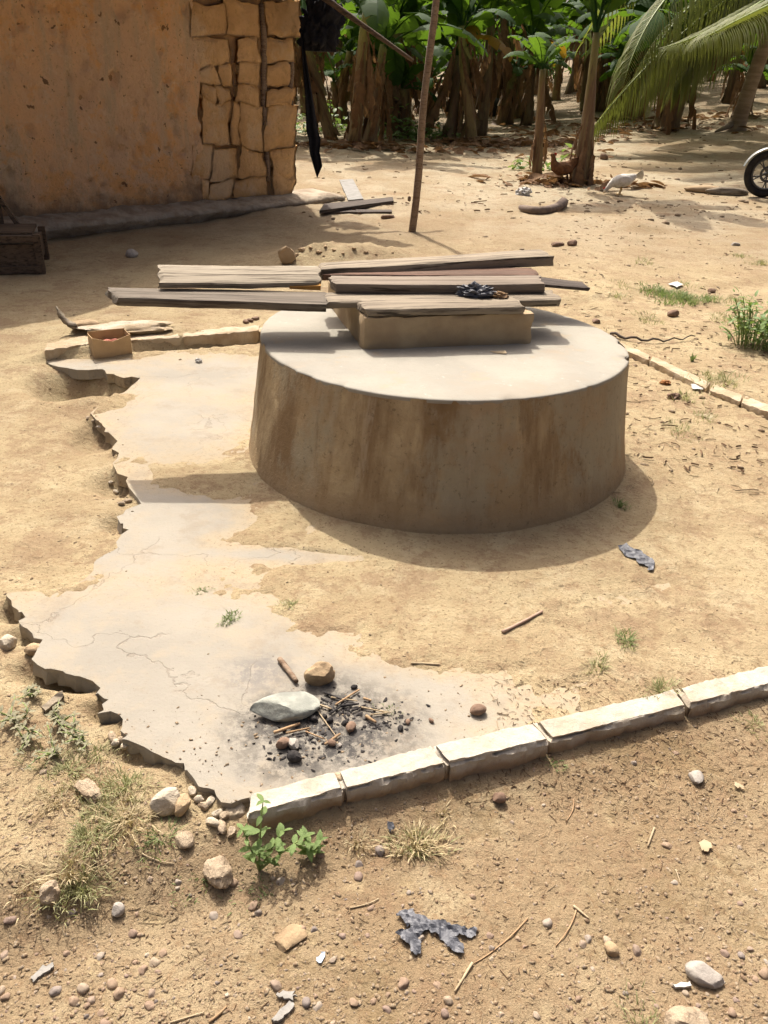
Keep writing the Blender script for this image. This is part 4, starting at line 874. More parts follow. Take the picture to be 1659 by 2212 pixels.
# ================================================================== BANANA PLANTS
def banana_leaf(seed, L=1.9, W=.30, droop=.9, pet=.16, dead=False, n=15, lift=.75, torn=True):
    """leaf in local space: grows from the origin along +X, rising first and then arching over"""
    r = np.random.default_rng(seed); t = np.linspace(0, 1, n); ang = lift - (lift+droop)*t**1.25
    dx = np.cos(ang)*L/(n-1); dz = np.sin(ang)*L/(n-1); X = np.concatenate([[0], np.cumsum(dx)[:-1]]); Zc = np.concatenate([[0], np.cumsum(dz)[:-1]])
    Yc = .10*L*r.uniform(-1, 1)*t**2
    V = []; Fc = []
    rib = np.stack([X, Yc, Zc], 1); TV, TF = tube(rib, np.interp(t, [0, pet, 1], [.026, .018, .004])*(L/1.9), 5, False)
    for side in (-1, 1):
        i = int(pet*n)
        while i < n-1:
            k = min(n-1, i + (r.integers(1, 4) if torn else n)); dr = r.uniform(.0, .7) + (.9 if dead else .12); seg = []
            for j in range(i, k+1):
                tt = (t[j]-pet)/(1-pet); w = W*max(0, math.sin(math.pi*min(1, tt*.97+.02)))**.55*(1 if not dead else r.uniform(.5, 1))
                if torn and (j == i or j == k): w *= .96
                sk = .10*w
                for m, f in enumerate((0, .5, 1.0)):
                    a = dr*f; ny = side*w*f*math.cos(a*.8); nz_ = -w*f*math.sin(a) + .03*(1-f)*0 + (.05*r.normal()*f if dead else .012*r.normal()*f)
                    jx = (.018 if j == i else -.018 if j == k else 0)*f*(1 if torn else 0)
                    seg.append((X[j] + sk*f + jx, Yc[j] + ny, Zc[j] + .012 + nz_))
            b0 = len(V); V += seg; c = k-i+1
            for q in range(c-1):
                for m in range(2): Fc.append((b0+q*3+m, b0+q*3+m+1, b0+(q+1)*3+m+1, b0+(q+1)*3+m))
            i = k
    return np.array(V), Fc, TV, TF
LEAFM = []
for s in range(6):
    V, Fc, TV, TF = banana_leaf(100+s, 1.75+.14*s, .30+.025*(s % 3), .85+.16*(s % 4), lift=.85-.14*(s % 4)); m = MB().add(V, Fc).add(TV, TF); LEAFM.append(mesh_data('banana_leaf', *m.data(), MT['ban_green'], True))
YELM = []
for s in range(2):
    V, Fc, TV, TF = banana_leaf(140+s, 1.5, .24, 1.5, lift=.3); m = MB().add(V, Fc).add(TV, TF); YELM.append(mesh_data('banana_leaf', *m.data(), MT['ban_yel'], True))
DEADM = []
for s in range(5):
    V, Fc, TV, TF = banana_leaf(160+s, 1.35+.16*s, .21, 1.62, .16, True, 15, -.95); m = MB().add(V, Fc).add(TV, TF); DEADM.append(mesh_data('dead_leaf', *m.data(), MT['ban_dead'], True))
def stem_mesh(seed, H, r0, r1, lean=0):
    r = np.random.default_rng(seed); n = 14; t = np.linspace(0, 1, 16); pts = np.stack([lean*t**1.5*H + .02*np.sin(t*5+seed), .02*np.cos(t*4+seed), t*H-.05], 1)
    V, Fc = tube(pts, r0+(r1-r0)*t**.8 + .012*np.exp(-t*9), n, True, .0); V = V + (.03*fbm(V*np.array([9, 9, 1.2])+seed*2, 3, seed))[:, None]*np.array([1, 1, 0])
    m = MB().add(V, Fc)
    for k in range(9):       # loose dry sheaths
        a = r.uniform(0, 6.28); z0 = r.uniform(.1, H*.85); l = r.uniform(.25, .7); w = r.uniform(.05, .10); f = r.uniform(.2, .9)
        ax = np.array([math.cos(a), math.sin(a), 0]); ay = np.array([-math.sin(a), math.cos(a), 0]); rows = []
        for q in range(5):
            u = q/4; zc = z0 - l*u*.75; rr = (r0+(r1-r0)*max(0, zc)/H) + .012 + .10*f*u**1.6; cx = np.array([lean*(max(zc, 0)/H)**1.5*H, 0, 0])
            for e in (-1, 0, 1): rows.append(cx + ax*(rr-.02*abs(e)) + ay*e*w*(1-.5*u) + np.array([0, 0, max(zc, .02)]))
        m.add(np.array(rows), grid_faces(3, 5))
    return mesh_data('stem', *m.data(), MT['stem'], True)
STEMM = [(stem_mesh(200+i, H, .105, .06, ln), H, ln) for i, (H, ln) in enumerate([(1.9, .0), (2.2, .05), (2.5, -.04), (1.7, .07), (2.35, -.07)])]
bn = np.random.default_rng(77)
def banana(label, loc, k, sc=1.0, nleaf=7, ndead=5, group=None, rz=None, thin=1.25, yel=0, angles=None):
    t = thing('banana_plant', label, 'banana plant', loc, bn.uniform(0, 6.28) if rz is None else rz, group); me, H, ln = STEMM[k]
    put('stem', me, t, scale=(thin, thin, sc)); t.rotation_euler.x = bn.normal()*.09; t.rotation_euler.y = bn.normal()*.09; topv = (ln*H*thin, 0, H*sc*.97)
    for i in range(nleaf):
        a = i*2.4 + bn.uniform(-.4, .4) if angles is None else angles[i % len(angles)]
        mm = YELM[i % 2] if i < yel else LEAFM[bn.integers(0, 6)]
        put('leaf', mm, t, (topv[0], 0, topv[2] - (.10*(i/nleaf) if i >= yel else .25)), (bn.uniform(-.2, .2), bn.uniform(-.75, .15), a), sc*bn.uniform(.75, 1.1))
    for i in range(ndead):
        a = i*2.1 + bn.uniform(-.5, .5); zz = topv[2] - bn.uniform(.02, .5)*sc
        put('dead_leaf', DEADM[bn.integers(0, 5)], t, (topv[0]*.9+.05*math.cos(a), .05*math.sin(a), zz), (bn.uniform(-.3, .3), bn.uniform(.0, .35), a), sc*bn.uniform(.7, 1.05))
    return t
G1 = 'banana plants in the left front clump'; G2 = 'banana plants in the middle clump'; G3 = 'banana plants of the dark grove behind'
def bat(px, py): return gg(px, py)
banana('thick banana plant with yellow-green stem in front left clump', bat(762, 312), 1, 1.0, 7, 5, G1)
banana('banana plant leaning behind the black cloth strip', bat(718, 302), 4, .95, 6, 6, G1)
banana('slim banana plant at the right side of the front left clump', bat(795, 308), 0, .9, 6, 5, G1)
banana('brown-skirted banana plant just right of the tall pole', bat(1015, 305), 2, .85, 6, 7, G2, yel=1)
banana('banana plant hugging the left of the brown-skirted one', bat(968, 302), 3, .95, 6, 6, G2)
# two young single plants standing in the clearing
t = thing('banana_plant', 'young slender banana plant standing alone in the clearing', 'banana plant', bat(1160, 374), 0)
b = np.array(t.location); tp = pt(1172, 150, b[1]); H = tp[2]-b[2]
pts = [b*0 + np.array([(tp[0]-b[0])*u, .02*math.sin(u*4), H*u-.04*(u == 0)]) for u in np.linspace(0, 1, 12)]; V, Fc = tube(pts, np.linspace(.082, .045, 12), 12, True, .12, 4); put('stem', mesh_data('stem', V, Fc, MT['stem'], True), t)
for a, e, s, k in [(.2, -.75, .38, 0), (2.9, -.65, .42, 1), (1.7, -.95, .40, 2), (4.2, -.9, .38, 3), (-.7, -.45, .34, 4), (3.6, -.2, .33, 5)]:
    put('leaf', LEAFM[k], t, (tp[0]-b[0], 0, H*.97), (.1, e, a), s)
for a, s in [(3.4, .5), (.6, .45)]: put('dead_leaf', DEADM[1], t, (.0, 0, H*.55), (0, .2, a), s)
t = thing('banana_plant', 'tall single banana plant with ragged dry base in the clearing', 'banana plant', bat(1256, 398), 0)
b = np.array(t.location); tp = pt(1288, 70, b[1]); H = tp[2]-b[2]; dx = tp[0]-b[0]
pts = [np.array([dx*u**1.2, .02*math.sin(u*4), H*u-.05*(u == 0)]) for u in np.linspace(0, 1, 16)]; V, Fc = tube(pts, np.interp(np.linspace(0, 1, 16), [0, .2, .6, 1], [.15, .115, .07, .04]), 12, True, .14, 6); put('stem', mesh_data('stem', V, Fc, MT['stem'], True), t)
for a, e, s, k in [(3.05, -.55, 1.0, 0), (3.6, -.75, .95, 3), (.15, -.6, .85, 1), (1.2, -.9, .9, 2), (4.4, -.85, .9, 4), (5.6, -.8, .9, 5), (2.2, -.95, .8, 3)]:
    put('leaf', LEAFM[k], t, (dx, 0, H*.98), (.1*math.sin(a), e, a), s)
for a, zf, s in [(3.3, .42, .75), (.4, .36, .7), (4.5, .40, .72), (5.5, .33, .62), (2.2, .36, .6)]: put('dead_leaf', DEADM[int(s*100) % 5], t, (dx*zf*.8 + .07*math.cos(a), .07*math.sin(a), H*zf), (0, .28, a), s)
# the grove: rows of plants going back
GR = []
for row, y0 in enumerate(np.arange(19.2, 40, 2.7)):
    for x0 in np.arange(-9, 25, 2.8):
        cx = x0 + bn.uniform(-.8, .8) + (row % 2)*1.2; cy = y0 + bn.uniform(-.7, .7) + max(0, cx-3.2)*.32
        if cx > cy*.52 + 1.5 or cx < -cy*.30-1.2: continue
        for j in range(int(bn.integers(2, 5)) if cy < 27 else 2):
            a = bn.uniform(0, 6.28); GR.append((cx + .55*math.cos(a)*bn.random()**.5, cy + .5*math.sin(a)*bn.random()**.5))
GR.sort(key=lambda p: (0, p[0]) if p[1] - max(0, p[0]-3.2)*.32 < 19.7 else (1, p[1]))
ORD = ['first', 'second', 'third', 'fourth', 'fifth', 'sixth', 'seventh', 'eighth', 'ninth', 'tenth', 'eleventh', 'twelfth', 'thirteenth', 'fourteenth', 'fifteenth', 'sixteenth']
FRL = [o_ + ' banana plant from the left along the front edge of the grove' for o_ in ORD]
FRONT = ['grove-edge banana plant with torn leaves', 'grove-edge banana plant with brown skirt']
for i, (x, y) in enumerate(GR):
    z = float(sz(x, y)[0])
    near = y < 24
    lab = 'brown-stemmed banana plant in the shaded grove behind the clearing'
    if y - max(0, x-3.2)*.32 < 19.7: nfr = globals().get('nfr', -1) + 1; lab = FRL[nfr] if nfr < len(FRL) else lab
    banana(lab, (x, y, z), int(bn.integers(0, 5)), bn.choice([.55, .8, .95, 1.05, 1.2]), 8 if near else 7, 7 if near else 5, G3, yel=1 if bn.random() < .15 else 0, thin=bn.uniform(1.0, 1.5))
# far-off foliage closing the grove: one mass
m = MB(); fr = np.random.default_rng(9); LV, LF, TV, TF = banana_leaf(400, 1.8, .3, .8); 
for i in range(700):
    p = np.array([fr.uniform(-26, 34), fr.uniform(42, 50), fr.uniform(.8, 6.5)]); s = fr.uniform(.8, 1.5); R = np.array(Matrix.Rotation(fr.uniform(0, 6.28), 3, 'Z') @ Matrix.Rotation(fr.uniform(-.8, .6), 3, 'Y'))
    m.add(LV*s @ R.T + p, LF)
o = put('grove_foliage', mesh_data('grove_foliage', *m.data(), MT['ban_green'], True)); tag(o, 'dense far mass of banana foliage closing the view', 'foliage', None, 'stuff')
# underbrush between the clumps
def leaf_small(L, W, bend=.25, fold=.25):
    t = np.linspace(0, 1, 6); w = W*np.sin(np.pi*np.clip(t*.92+.06, 0, 1))**.8*(1-.25*t); V = []
    for a, b in zip(t, w):
        for s in (-1, 0, 1): V.append((a*L, s*b, -bend*L*a*a + abs(s)*b*fold))
    return np.array(V), grid_faces(3, 6).tolist()
def scatter_leaves(cx, cy, rx, ry, hh, n, L, W, seed):
    r = np.random.default_rng(seed); m = MB(); LV, LF = leaf_small(1, W/L)
    for i in range(n):
        a = r.uniform(0, 6.28); q = r.random()**.5; x = cx+rx*q*math.cos(a); y = cy+ry*q*math.sin(a); z = float(sz(x, y)[0]) + hh*r.random()**1.3*(1.1-q)
        R = np.array(Matrix.Rotation(r.uniform(0, 6.28), 3, 'Z') @ Matrix.Rotation(r.uniform(-.9, .5), 3, 'Y') @ Matrix.Rotation(r.uniform(-.6, .6), 3, 'X'))
        m.add(LV*L*r.uniform(.6, 1.4) @ R.T + [x, y, z+.02], LF)
    return m.data()
for label, px, py, rx, hh, n in [('low leafy undergrowth between the front left clump and the pole', 850, 300, .9, .75, 330), ('small green undergrowth at the foot of the middle clump', 935, 298, .6, .5, 160), ('scattered undergrowth left of the front clump by the house', 690, 285, .7, .9, 260)]:
    q = gg(px, py); V, Fc = scatter_leaves(q[0], q[1], rx, .5, hh, n, .11, .035, n); o = tag(centred('undergrowth', V, Fc, MT['weed'], True), label, 'undergrowth')
q = gg(1225, 372); V, Fc = scatter_leaves(q[0], q[1]+.3, .25, .2, .35, 24, .16, .05, 5); tag(centred('weed', V, Fc, MT['weed'], True), 'green sprout between the two single banana plants', 'weed')
q = gg(1142, 366); V, Fc = scatter_leaves(q[0], q[1], .35, .2, .25, 40, .11, .035, 6); tag(centred('weed', V, Fc, MT['weed'], True), 'low green weed left of the slender banana plant', 'weed')
# brown leaf litter under the plants
m = MB(); r = np.random.default_rng(12); LV, LF = leaf_small(1, .22, .1, .5)
spots = [(gg(1215, 400), .9, .35, 120), (gg(1110, 315), 1.2, .5, 160), (gg(760, 318), 1.3, .5, 150), (gg(1020, 312), 1.0, .5, 120), (gg(1400, 265), 4, 1.5, 200), (gg(1250, 290), 3, 1.5, 160), (gg(900, 320), 3, 1.0, 100)]
for q, rx, ry, n in spots:
    for i in range(n):
        x = q[0]+r.normal()*rx*.6; y = q[1]+r.normal()*ry*.6; z = float(sz(x, y)[0])
        R = np.array(Matrix.Rotation(r.uniform(0, 6.28), 3, 'Z') @ Matrix.Rotation(r.uniform(-.3, .3), 3, 'Y') @ Matrix.Rotation(r.uniform(-.6, .6), 3, 'X')); m.add(LV*r.uniform(.10, .38) @ R.T + [x, y, z+.03], LF)
o = put('leaf_litter', mesh_data('leaf_litter', *m.data(), MT['ban_dead'], True)); tag(o, 'brown dead leaf litter under the banana plants', 'leaf litter', None, 'stuff')

# ================================================================== COCONUT PALM
pb = gg(1590, 281); palm = thing('coconut_palm', 'leaning coconut palm with drooping fronds at the upper right', 'palm tree', pb)
PYd = pb[1]; tr = [pb - [0, 0, .05], pt(1600, 245, PYd-.05), pt(1616, 195, PYd-.2), pt(1640, 128, PYd-.5), pt(1668, 60, PYd-.9), pt(1705, -40, PYd-1.4)]; CRN = tr[-1]
P = bez(tr, 30); V, Fc = tube(P, np.interp(np.linspace(0, 1, 30), [0, .06, .3, 1], [.26, .18, .15, .13]), 14, True, .08, 3); obj('trunk', V, Fc, MT['bark'], palm, True)
V, Fc = tube([pb + [-.15, -.1, .12], pb + [-.35, -.2, .03], pb + [-.55, -.3, -.04]], [.07, .05, .02], 7); obj('root', V, Fc, MT['bark'], palm, True)
def frond(ctrl, L=.85, n=64, seed=1, droop=.8, side0=None, wid=.026, flip=1):
    P = bez(ctrl, 40); T = np.gradient(P, axis=0); T /= np.linalg.norm(T, axis=1)[:, None]; r = np.random.default_rng(seed); m = MB()
    rt = tube(P, np.linspace(.035, .006, 40), 6)
    for i in range(n):
        u = .10 + .89*(i/(n-1)); f = u*39; j = min(38, int(f)); p = P[j]+(P[j+1]-P[j])*(f-j); t = T[j]
        lat = np.cross(t, [0, 0, 1.]); lat /= np.linalg.norm(lat)+1e-9
        ll = L*(.35+.65*math.sin(math.pi*min(1, .12+u*.80)))*(1.0 if u < .9 else .75)*r.uniform(.9, 1.08)
        for sgn in (-1, 1):
            d0 = lat*sgn*.75 + t*.55 + np.array([0, 0, .18]); d0 /= np.linalg.norm(d0); q = p.copy(); d = d0.copy(); rows = []; w = wid*r.uniform(.8, 1.15); nrm = np.cross(d, t); nrm /= np.linalg.norm(nrm)+1e-9
            wv = np.cross(d0, np.array([0, 0, 1.])*.6+nrm*.4); wv /= np.linalg.norm(wv)+1e-9
            for s in range(6):
                ww = w*(.7, 1, 1, .85, .55, .08)[s]; rows += [q - wv*ww, q + wv*ww]
                d = d + np.array([0, 0, -1.])*droop*(.20+.13*s)*r.uniform(.85, 1.15); d /= np.linalg.norm(d); q = q + d*ll/5
            m.add(np.array(rows), grid_faces(2, 6))
    return m.data(), rt
def add_frond(ctrl, **k):
    (V, Fc), (RV, RF) = frond(ctrl, **k); o = obj('frond', V, Fc, MT['palm'], palm, True); put('rachis', mesh_data('rachis', RV - np.array(palm.location), RF, MT['petiole'], True), o)
Yf = PYd-1.4
add_frond([CRN, pt(1580, -160, Yf-1.0), pt(1440, -60, Yf-2.2), pt(1375, 70, Yf-3.0), pt(1345, 190, Yf-3.2)], L=1.25, n=84, seed=2, droop=2.4)
add_frond([CRN, pt(1600, -90, Yf-.2), pt(1500, -20, Yf-.8), pt(1420, 70, Yf-1.4), pt(1370, 200, Yf-1.6)], L=1.35, n=80, seed=8, droop=2.4)
add_frond([CRN, pt(1650, -60, Yf-.4), pt(1540, 0, Yf-1.2), pt(1400, 120, Yf-2.0), pt(1275, 285, Yf-2.2)], L=1.0, n=84, seed=9, droop=2.4)
add_frond([CRN, pt(1680, -40, Yf-.6), pt(1590, 10, Yf-1.0), pt(1500, 90, Yf-1.3), pt(1450, 190, Yf-1.4)], L=1.2, n=70, seed=11, droop=2.4)
add_frond([CRN, pt(1680, -10, Yf-1.6), pt(1590, 35, Yf-2.8), pt(1510, 85, Yf-3.6), pt(1436, 102, Yf-4.0)], L=.75, n=70, seed=3, droop=.95, wid=.024)
add_frond([CRN, pt(1740, -10, Yf-2.0), pt(1660, 5, Yf-3.4), pt(1590, 45, Yf-4.4), pt(1515, 85, Yf-4.8)], L=.80, n=70, seed=4, droop=.8, wid=.024)
for i, (a, el) in enumerate([(.2, .5), (.9, .8), (1.7, .6), (2.4, .9), (-.5, .3), (-1.2, .5), (3.4, 1.1)]):
    d = np.array([math.cos(a), math.sin(a), 0]); add_frond([CRN, CRN + d*1.2 + [0, 0, 1.3*el+.3], CRN + d*2.9 + [0, 0, .9*el], CRN + d*4.0 + [0, 0, -1.2]], L=.9, n=46, seed=20+i, droop=.7)

# ================================================================== MOTORCYCLE (front wheel at the right edge)
cw = gg(1645, 426); RW = .292
mc = thing('motorcycle', 'parked dark motorcycle whose front wheel enters at the right edge', 'motorcycle', cw, math.radians(180-12))
def ring(R, r, n=48, m=10, sy=1.0):
    V = []; 
    for i in range(n):
        a = i/n*2*np.pi
        for j in range(m):
            b = j/m*2*np.pi; V.append(((R+r*math.cos(b))*math.cos(a), r*math.sin(b)*sy, (R+r*math.cos(b))*math.sin(a)))
    return np.array(V), [(i*m+j, ((i+1) % n)*m+j, ((i+1) % n)*m+(j+1) % m, i*m+(j+1) % m) for i in range(n) for j in range(m)]
def wheel(x, disc=True):
    V, Fc = ring(RW-.045, .045, 48, 10, .85); w = put('wheel', mesh_data('wheel', V+[x, 0, RW], Fc, MT['tyre'], True), mc)
    V, Fc = ring(RW-.10, .016, 40, 8, 1.3); put('rim', mesh_data('rim', V+[x, 0, RW], Fc, MT['metal'], True), w)
    V, Fc = tube([(x, -.06, RW), (x, .06, RW)], .032, 14); put('hub', mesh_data('hub', V, Fc, MT['metal'], True), w)
    for k in range(5):
        a = k*2*np.pi/5 - .35
        for da in (-.13, .13):
            p0 = np.array([x+.03*math.cos(a), 0, RW+.03*math.sin(a)]); p1 = np.array([x+.12*math.cos(a), 0, RW+.12*math.sin(a)]); p2 = np.array([x+(RW-.10)*math.cos(a+da), 0, RW+(RW-.10)*math.sin(a+da)])
            V, Fc = tube(bez([p0, p1, p2], 7), .0085, 6); put('spoke', mesh_data('spoke', V, Fc, MT['metal'], True), w)
    if disc:
        V, Fc = ring(.088, .016, 32, 4, .2); put('brake_disc', mesh_data('brake_disc', V+[x, .045, RW], Fc, MT['metal'], False), w)
        for k in range(6):
            a = k*np.pi/3; V, Fc = tube([(x+.02*math.cos(a), .045, RW+.02*math.sin(a)), (x+.085*math.cos(a), .045, RW+.085*math.sin(a))], .009, 5); put('disc_arm', mesh_data('disc_arm', V, Fc, MT['metal'], True), w)
wheel(0); wheel(-1.24)
def part(name, mat, *shapes):
    m = MB()
    for V, Fc in shapes: m.add(V, Fc)
    return put(name, mesh_data(name, *m.data(), mat, True), mc)
rows = []
for a in np.linspace(.25, 2.25, 18):
    for j in range(7):
        b = (j/6-.5)*2.0; rows.append(((RW+.03+.012*math.cos(b*1.3))*math.cos(a), .062*math.sin(b), RW+(RW+.022+.018*math.cos(b*1.4))*math.sin(a)))
part('front_fender', MT['chrome'], (np.array(rows), grid_faces(7, 18)))
for s in (-1, 1): part('fork', MT['metal'], tube([(0, s*.085, RW), (-.16, s*.085, .62), (-.27, s*.085, .92)], [.024, .022, .018], 8))
part('handlebar', MT['metal'], tube(bez([(-.42, -.36, 1.02), (-.25, -.2, 1.08), (-.25, .2, 1.08), (-.42, .36, 1.02)], 14), .013, 7))
part('headlight', MT['chrome'], rockV((.09, .10, .10), 3, 3, 0, 0)).location = (-.16, 0, .86)
V, Fc = rockV((.27, .13, .12), 5, 3, 0, 0); part('fuel_tank', MT['redpaint'], (V+[-.52, 0, .80], Fc))
V, Fc = slabbox(10, 4, 3); V = V*np.array([.62, .25, .09]); V[:, 2] += .04*(V[:, 0]/.31)**2; part('seat', MT['tyre'], (V+[-1.03, 0, .79], Fc))
V, Fc = rockV((.20, .13, .17), 7, 2, 6, .05); part('engine', MT['metal'], (V+[-.60, 0, .40], Fc))
part('frame', MT['metal'], tube([(-.25, 0, .88), (-.36, 0, .45), (-.6, 0, .22), (-.9, 0, .30), (-1.0, 0, .68)], .022, 7), tube([(-.25, 0, .85), (-.8, 0, .70), (-1.35, 0, .72)], .022, 7), tube([(-.9, .09, .33), (-1.24, .09, RW)], .018, 6), tube([(-.9, -.09, .33), (-1.24, -.09, RW)], .018, 6))
part('exhaust', MT['chrome'], tube(bez([(-.5, .14, .35), (-.6, .16, .2), (-.9, .16, .22), (-1.35, .17, .34)], 12), np.interp(np.linspace(0, 1, 12), [0, .5, .6, 1], [.018, .02, .04, .045]), 10))
for s in (-1, 1): part('shock', MT['metal'], tube([(-1.22, s*.12, .34), (-1.08, s*.12, .70)], .026, 8))
part('stand', MT['metal'], tube([(-.75, -.05, .25), (-.80, -.22, .01)], .012, 6))

# ================================================================== HENS
def hen(label, loc, rz, mat, s=1.0, pecking=False, tail_up=.5):
    t = thing('hen', label, 'hen', loc, rz)
    if pecking: sp = [(-.20, 0, .27, .012, .02), (-.16, 0, .25, .035, .045), (-.10, 0, .215, .075, .075), (-.03, 0, .195, .095, .090), (.05, 0, .18, .092, .085), (.11, 0, .16, .066, .065), (.15, 0, .125, .042, .042), (.18, 0, .09, .030, .030), (.20, 0, .062, .027, .028), (.215, 0, .04, .02, .022), (.222, 0, .028, .006, .007)]
    else: sp = [(-.20, 0, .34, .012, .025), (-.165, 0, .30, .03, .05), (-.11, 0, .245, .065, .07), (-.04, 0, .205, .088, .088), (.04, 0, .20, .088, .088), (.10, 0, .225, .065, .072), (.13, 0, .275, .042, .045), (.14, 0, .325, .030, .032), (.15, 0, .358, .030, .030), (.17, 0, .365, .024, .024), (.185, 0, .365, .008, .01)]
    C = np.array([q[:3] for q in sp]); T = np.gradient(C, axis=0); T /= np.linalg.norm(T, axis=1)[:, None]; V = []; n = 14
    for c, tt, q in zip(C, T, sp):
        up = np.array([-tt[2], 0, tt[0]])
        for k in range(n):
            a = k/n*2*np.pi; V.append(c + np.array([0, 1, 0])*math.cos(a)*q[3] + up*math.sin(a)*q[4])
    V = np.array(V)*s; m = len(sp); Fc = [(i*n+k, i*n+(k+1) % n, (i+1)*n+(k+1) % n, (i+1)*n+k) for i in range(m-1) for k in range(n)] + [tuple(range(n))[::-1], tuple((m-1)*n+k for k in range(n))]
    V = V + (.006*s*fbm(V*40, 3, 3))[:, None]; body = put('body', mesh_data('body', V, Fc, mat, True), t)
    hx, hz = (C[8][0], C[8][2])
    for dy in (-1, 1):       # wings and legs
        W, WF = rockV((.10*s, .018*s, .055*s), 4, 3, 0, .1); put('wing', mesh_data('wing', W + np.array([-.03, dy*.088, .21])*s, WF, mat, True), t)
        lg, lf = tube(np.array([(.0, dy*.035, .13), (-.012, dy*.035, .075), (.004, dy*.035, .008)])*s, np.array([.018, .008, .007])*s, 6); l = put('leg', mesh_data('leg', lg, lf, MT['beak'], True), t)
        mm = MB()
        for da in (-.5, 0, .5, 3.14): mm.tube(np.array([(.004, dy*.035, .008), (.004+.045*math.cos(da), dy*.035+.045*math.sin(da), .004)])*s, .005*s, 5)
        put('foot', mesh_data('foot', *mm.data(), MT['beak'], True), l)
        E_, EF = ico(1); put('eye', mesh_data('eye', E_*.004*s + np.array([hx+.008, dy*.027, hz+.006])*s, EF, MT['tyre'], True), body)
    mm = MB()
    for k in range(7):
        a = tail_up + (k-3)*.16; p0 = np.array([-.17, 0, sp[1][2]]); p1 = p0 + np.array([-math.cos(a)*.13, (k-3)*.012, math.sin(a)*.13]); q0 = np.array([0, .012, .012])
        mm.add(np.array([p0-q0, p0+q0, p1+q0*1.4, p1-q0*1.4, p0-q0+[.004, .004, 0], p0+q0+[.004, .004, 0], p1+q0*1.4+[.004, .004, 0], p1-q0*1.4+[.004, .004, 0]])*s, [(0,1,2,3), (7,6,5,4), (0,4,5,1), (1,5,6,2), (2,6,7,3), (3,7,4,0)])
    put('tail', mesh_data('tail', *mm.data(), mat, False), t)
    ft = np.array(C[-1]); dirn = np.array(T[-1]); bk, bf = tube(np.array([ft-dirn*.006, ft+dirn*.012, ft+dirn*.028])*s, np.array([.009, .007, .001])*s, 6); put('beak', mesh_data('beak', bk, bf, MT['beak'], True), body)
    up = np.array([-T[8][2], 0, T[8][0]]); cbv, cbf = rockV((.028*s, .005*s, .018*s), 2, 2, 3, .3); put('comb', mesh_data('comb', cbv + (C[8]+up*.032)*s, cbf, MT['comb'], True), body)
    return t
q = gg(1210, 399); hen('brown hen standing beside the ragged banana base', q, math.radians(186), MT['hen'], 1.05)
q = gg(1338, 421); hen('white hen pecking the ground in the open clearing', q, math.radians(178), MT['when'], .92, True, .35)

# ================================================================== MORE YARD THINGS
q0 = [gg(x, y) for x, y in [(1124, 455), (1140, 463), (1165, 466), (1190, 463), (1207, 455), (1216, 444)]]; P = bez([a + [0, 0, .035] for a in q0], 26)
V, Fc = tube(P, np.interp(np.linspace(0, 1, 26), [0, .1, .8, 1], [.03, .045, .05, .06]), 10, True, .1, 2); tag(centred('tyre_piece', V, Fc, simple('dusty_rubber', (.13, .10, .085), (.20, .155, .12), 18), True), 'curved dusty piece of old tyre lying behind the well', 'tyre piece')
q = gg(1600, 425); stone('mossy short log lying left of the motorcycle wheel', 1570, 421, (.30, .09, .07), MT['wood_grey'], 401, 'log', 3, 4, .12, .05, .25, 'log')
stone('long low dusty log in the shade left of the motorcycle', 1525, 415, (.34, .09, .06), MT['clod'], 402, 'log', 3, 4, .12, .05, .3, 'log')
stone('dark rounded stone on the sunny ground past the hens', 1303, 344, (.09, .07, .07), MT['brownstone'], 403, sink=.25)
stone('black stump-like lump between the grove stems', 1062, 250, (.36, .3, .32), MT['char'], 404, 'stump', 3, 6, .2, sink=.25, cat='stump')
for i, (x, y, d, m_, lab) in enumerate([(1237,530,(.055,.035,.035),'brownstone','dark brown angular stone right of the back plank'), (1205,531,(.07,.03,.025),'brownstone','flat brown stone left of the dark angular one'),
        (1588,530,(.05,.03,.02),'greystone','flat grey stone near the right edge behind the yard grass'), (1455,683,(.05,.035,.03),'brownstone','brown stone below the green grass patch'), (1288,697,(.04,.025,.02),'brownstone','small tan stone under the long plank end'),
        (1537,632,(.035,.03,.025),'brownstone','reddish stone left of the leafy bush'), (838,472,(.08,.05,.03),'brownstone','dark flat stone right of the house plinth'), (1515,860,(.02,.015,.01),'tanstone','tiny stone near the kerb scrap')]):
    stone(lab, x, y, d, MT[m_], 410+i, rz=.2, sink=.25)
# dark dead branch beside the well, dry leaves on the soil
q0 = [gg(x, y) for x, y in [(1318, 727), (1360, 741), (1420, 745), (1465, 742), (1500, 731)]]; P = bez([a+[0, 0, .02] for a in q0], 18); P[:, 2] += .01*np.sin(np.arange(18)*1.7)
V, Fc = tube(P, np.linspace(.009, .003, 18), 6, True, .2, 4); tag(centred('branch', V, Fc, MT['wood_dark'], True), 'dark thin dead branch on the ground right of the well', 'branch')
def dryleaf(label, px, py, s, mat, seed):
    q = gg(px, py); V, Fc = crumple(q, (s, s*.7, s*.45), seed, 3, .9, 2.2); return tag(centred('dry_leaf', V, Fc, mat), label, 'dry leaf')
dryleaf('rusty orange dry leaf inside the right kerb', 1437, 830, .030, simple('rust_leaf', (.40, .20, .08), (.28, .13, .05), 30), 3)
dryleaf('curled dark brown leaf nearest the right kerb', 1455, 860, .036, MT['brownstone'], 6)
def stickp(label, P, r, mat, seed=1, name='stick', lift=.0, group=None, cat='stick'):
    P = [gg(x, y) for x, y in P]; P = [a + [0, 0, r+lift] for a in P]; c = bez(P, 9); V, Fc = tube(c, np.linspace(r, r*.75, 9), 7, True, .2, seed); return tag(centred(name, V, Fc, mat, True), label, cat, group)
stickp('straight pinkish stick on the soil before the well', [(1085, 1368), (1130, 1347), (1171, 1323)], .0055, simple('pink_stick', (.42, .30, .225), (.34, .23, .165), 30))
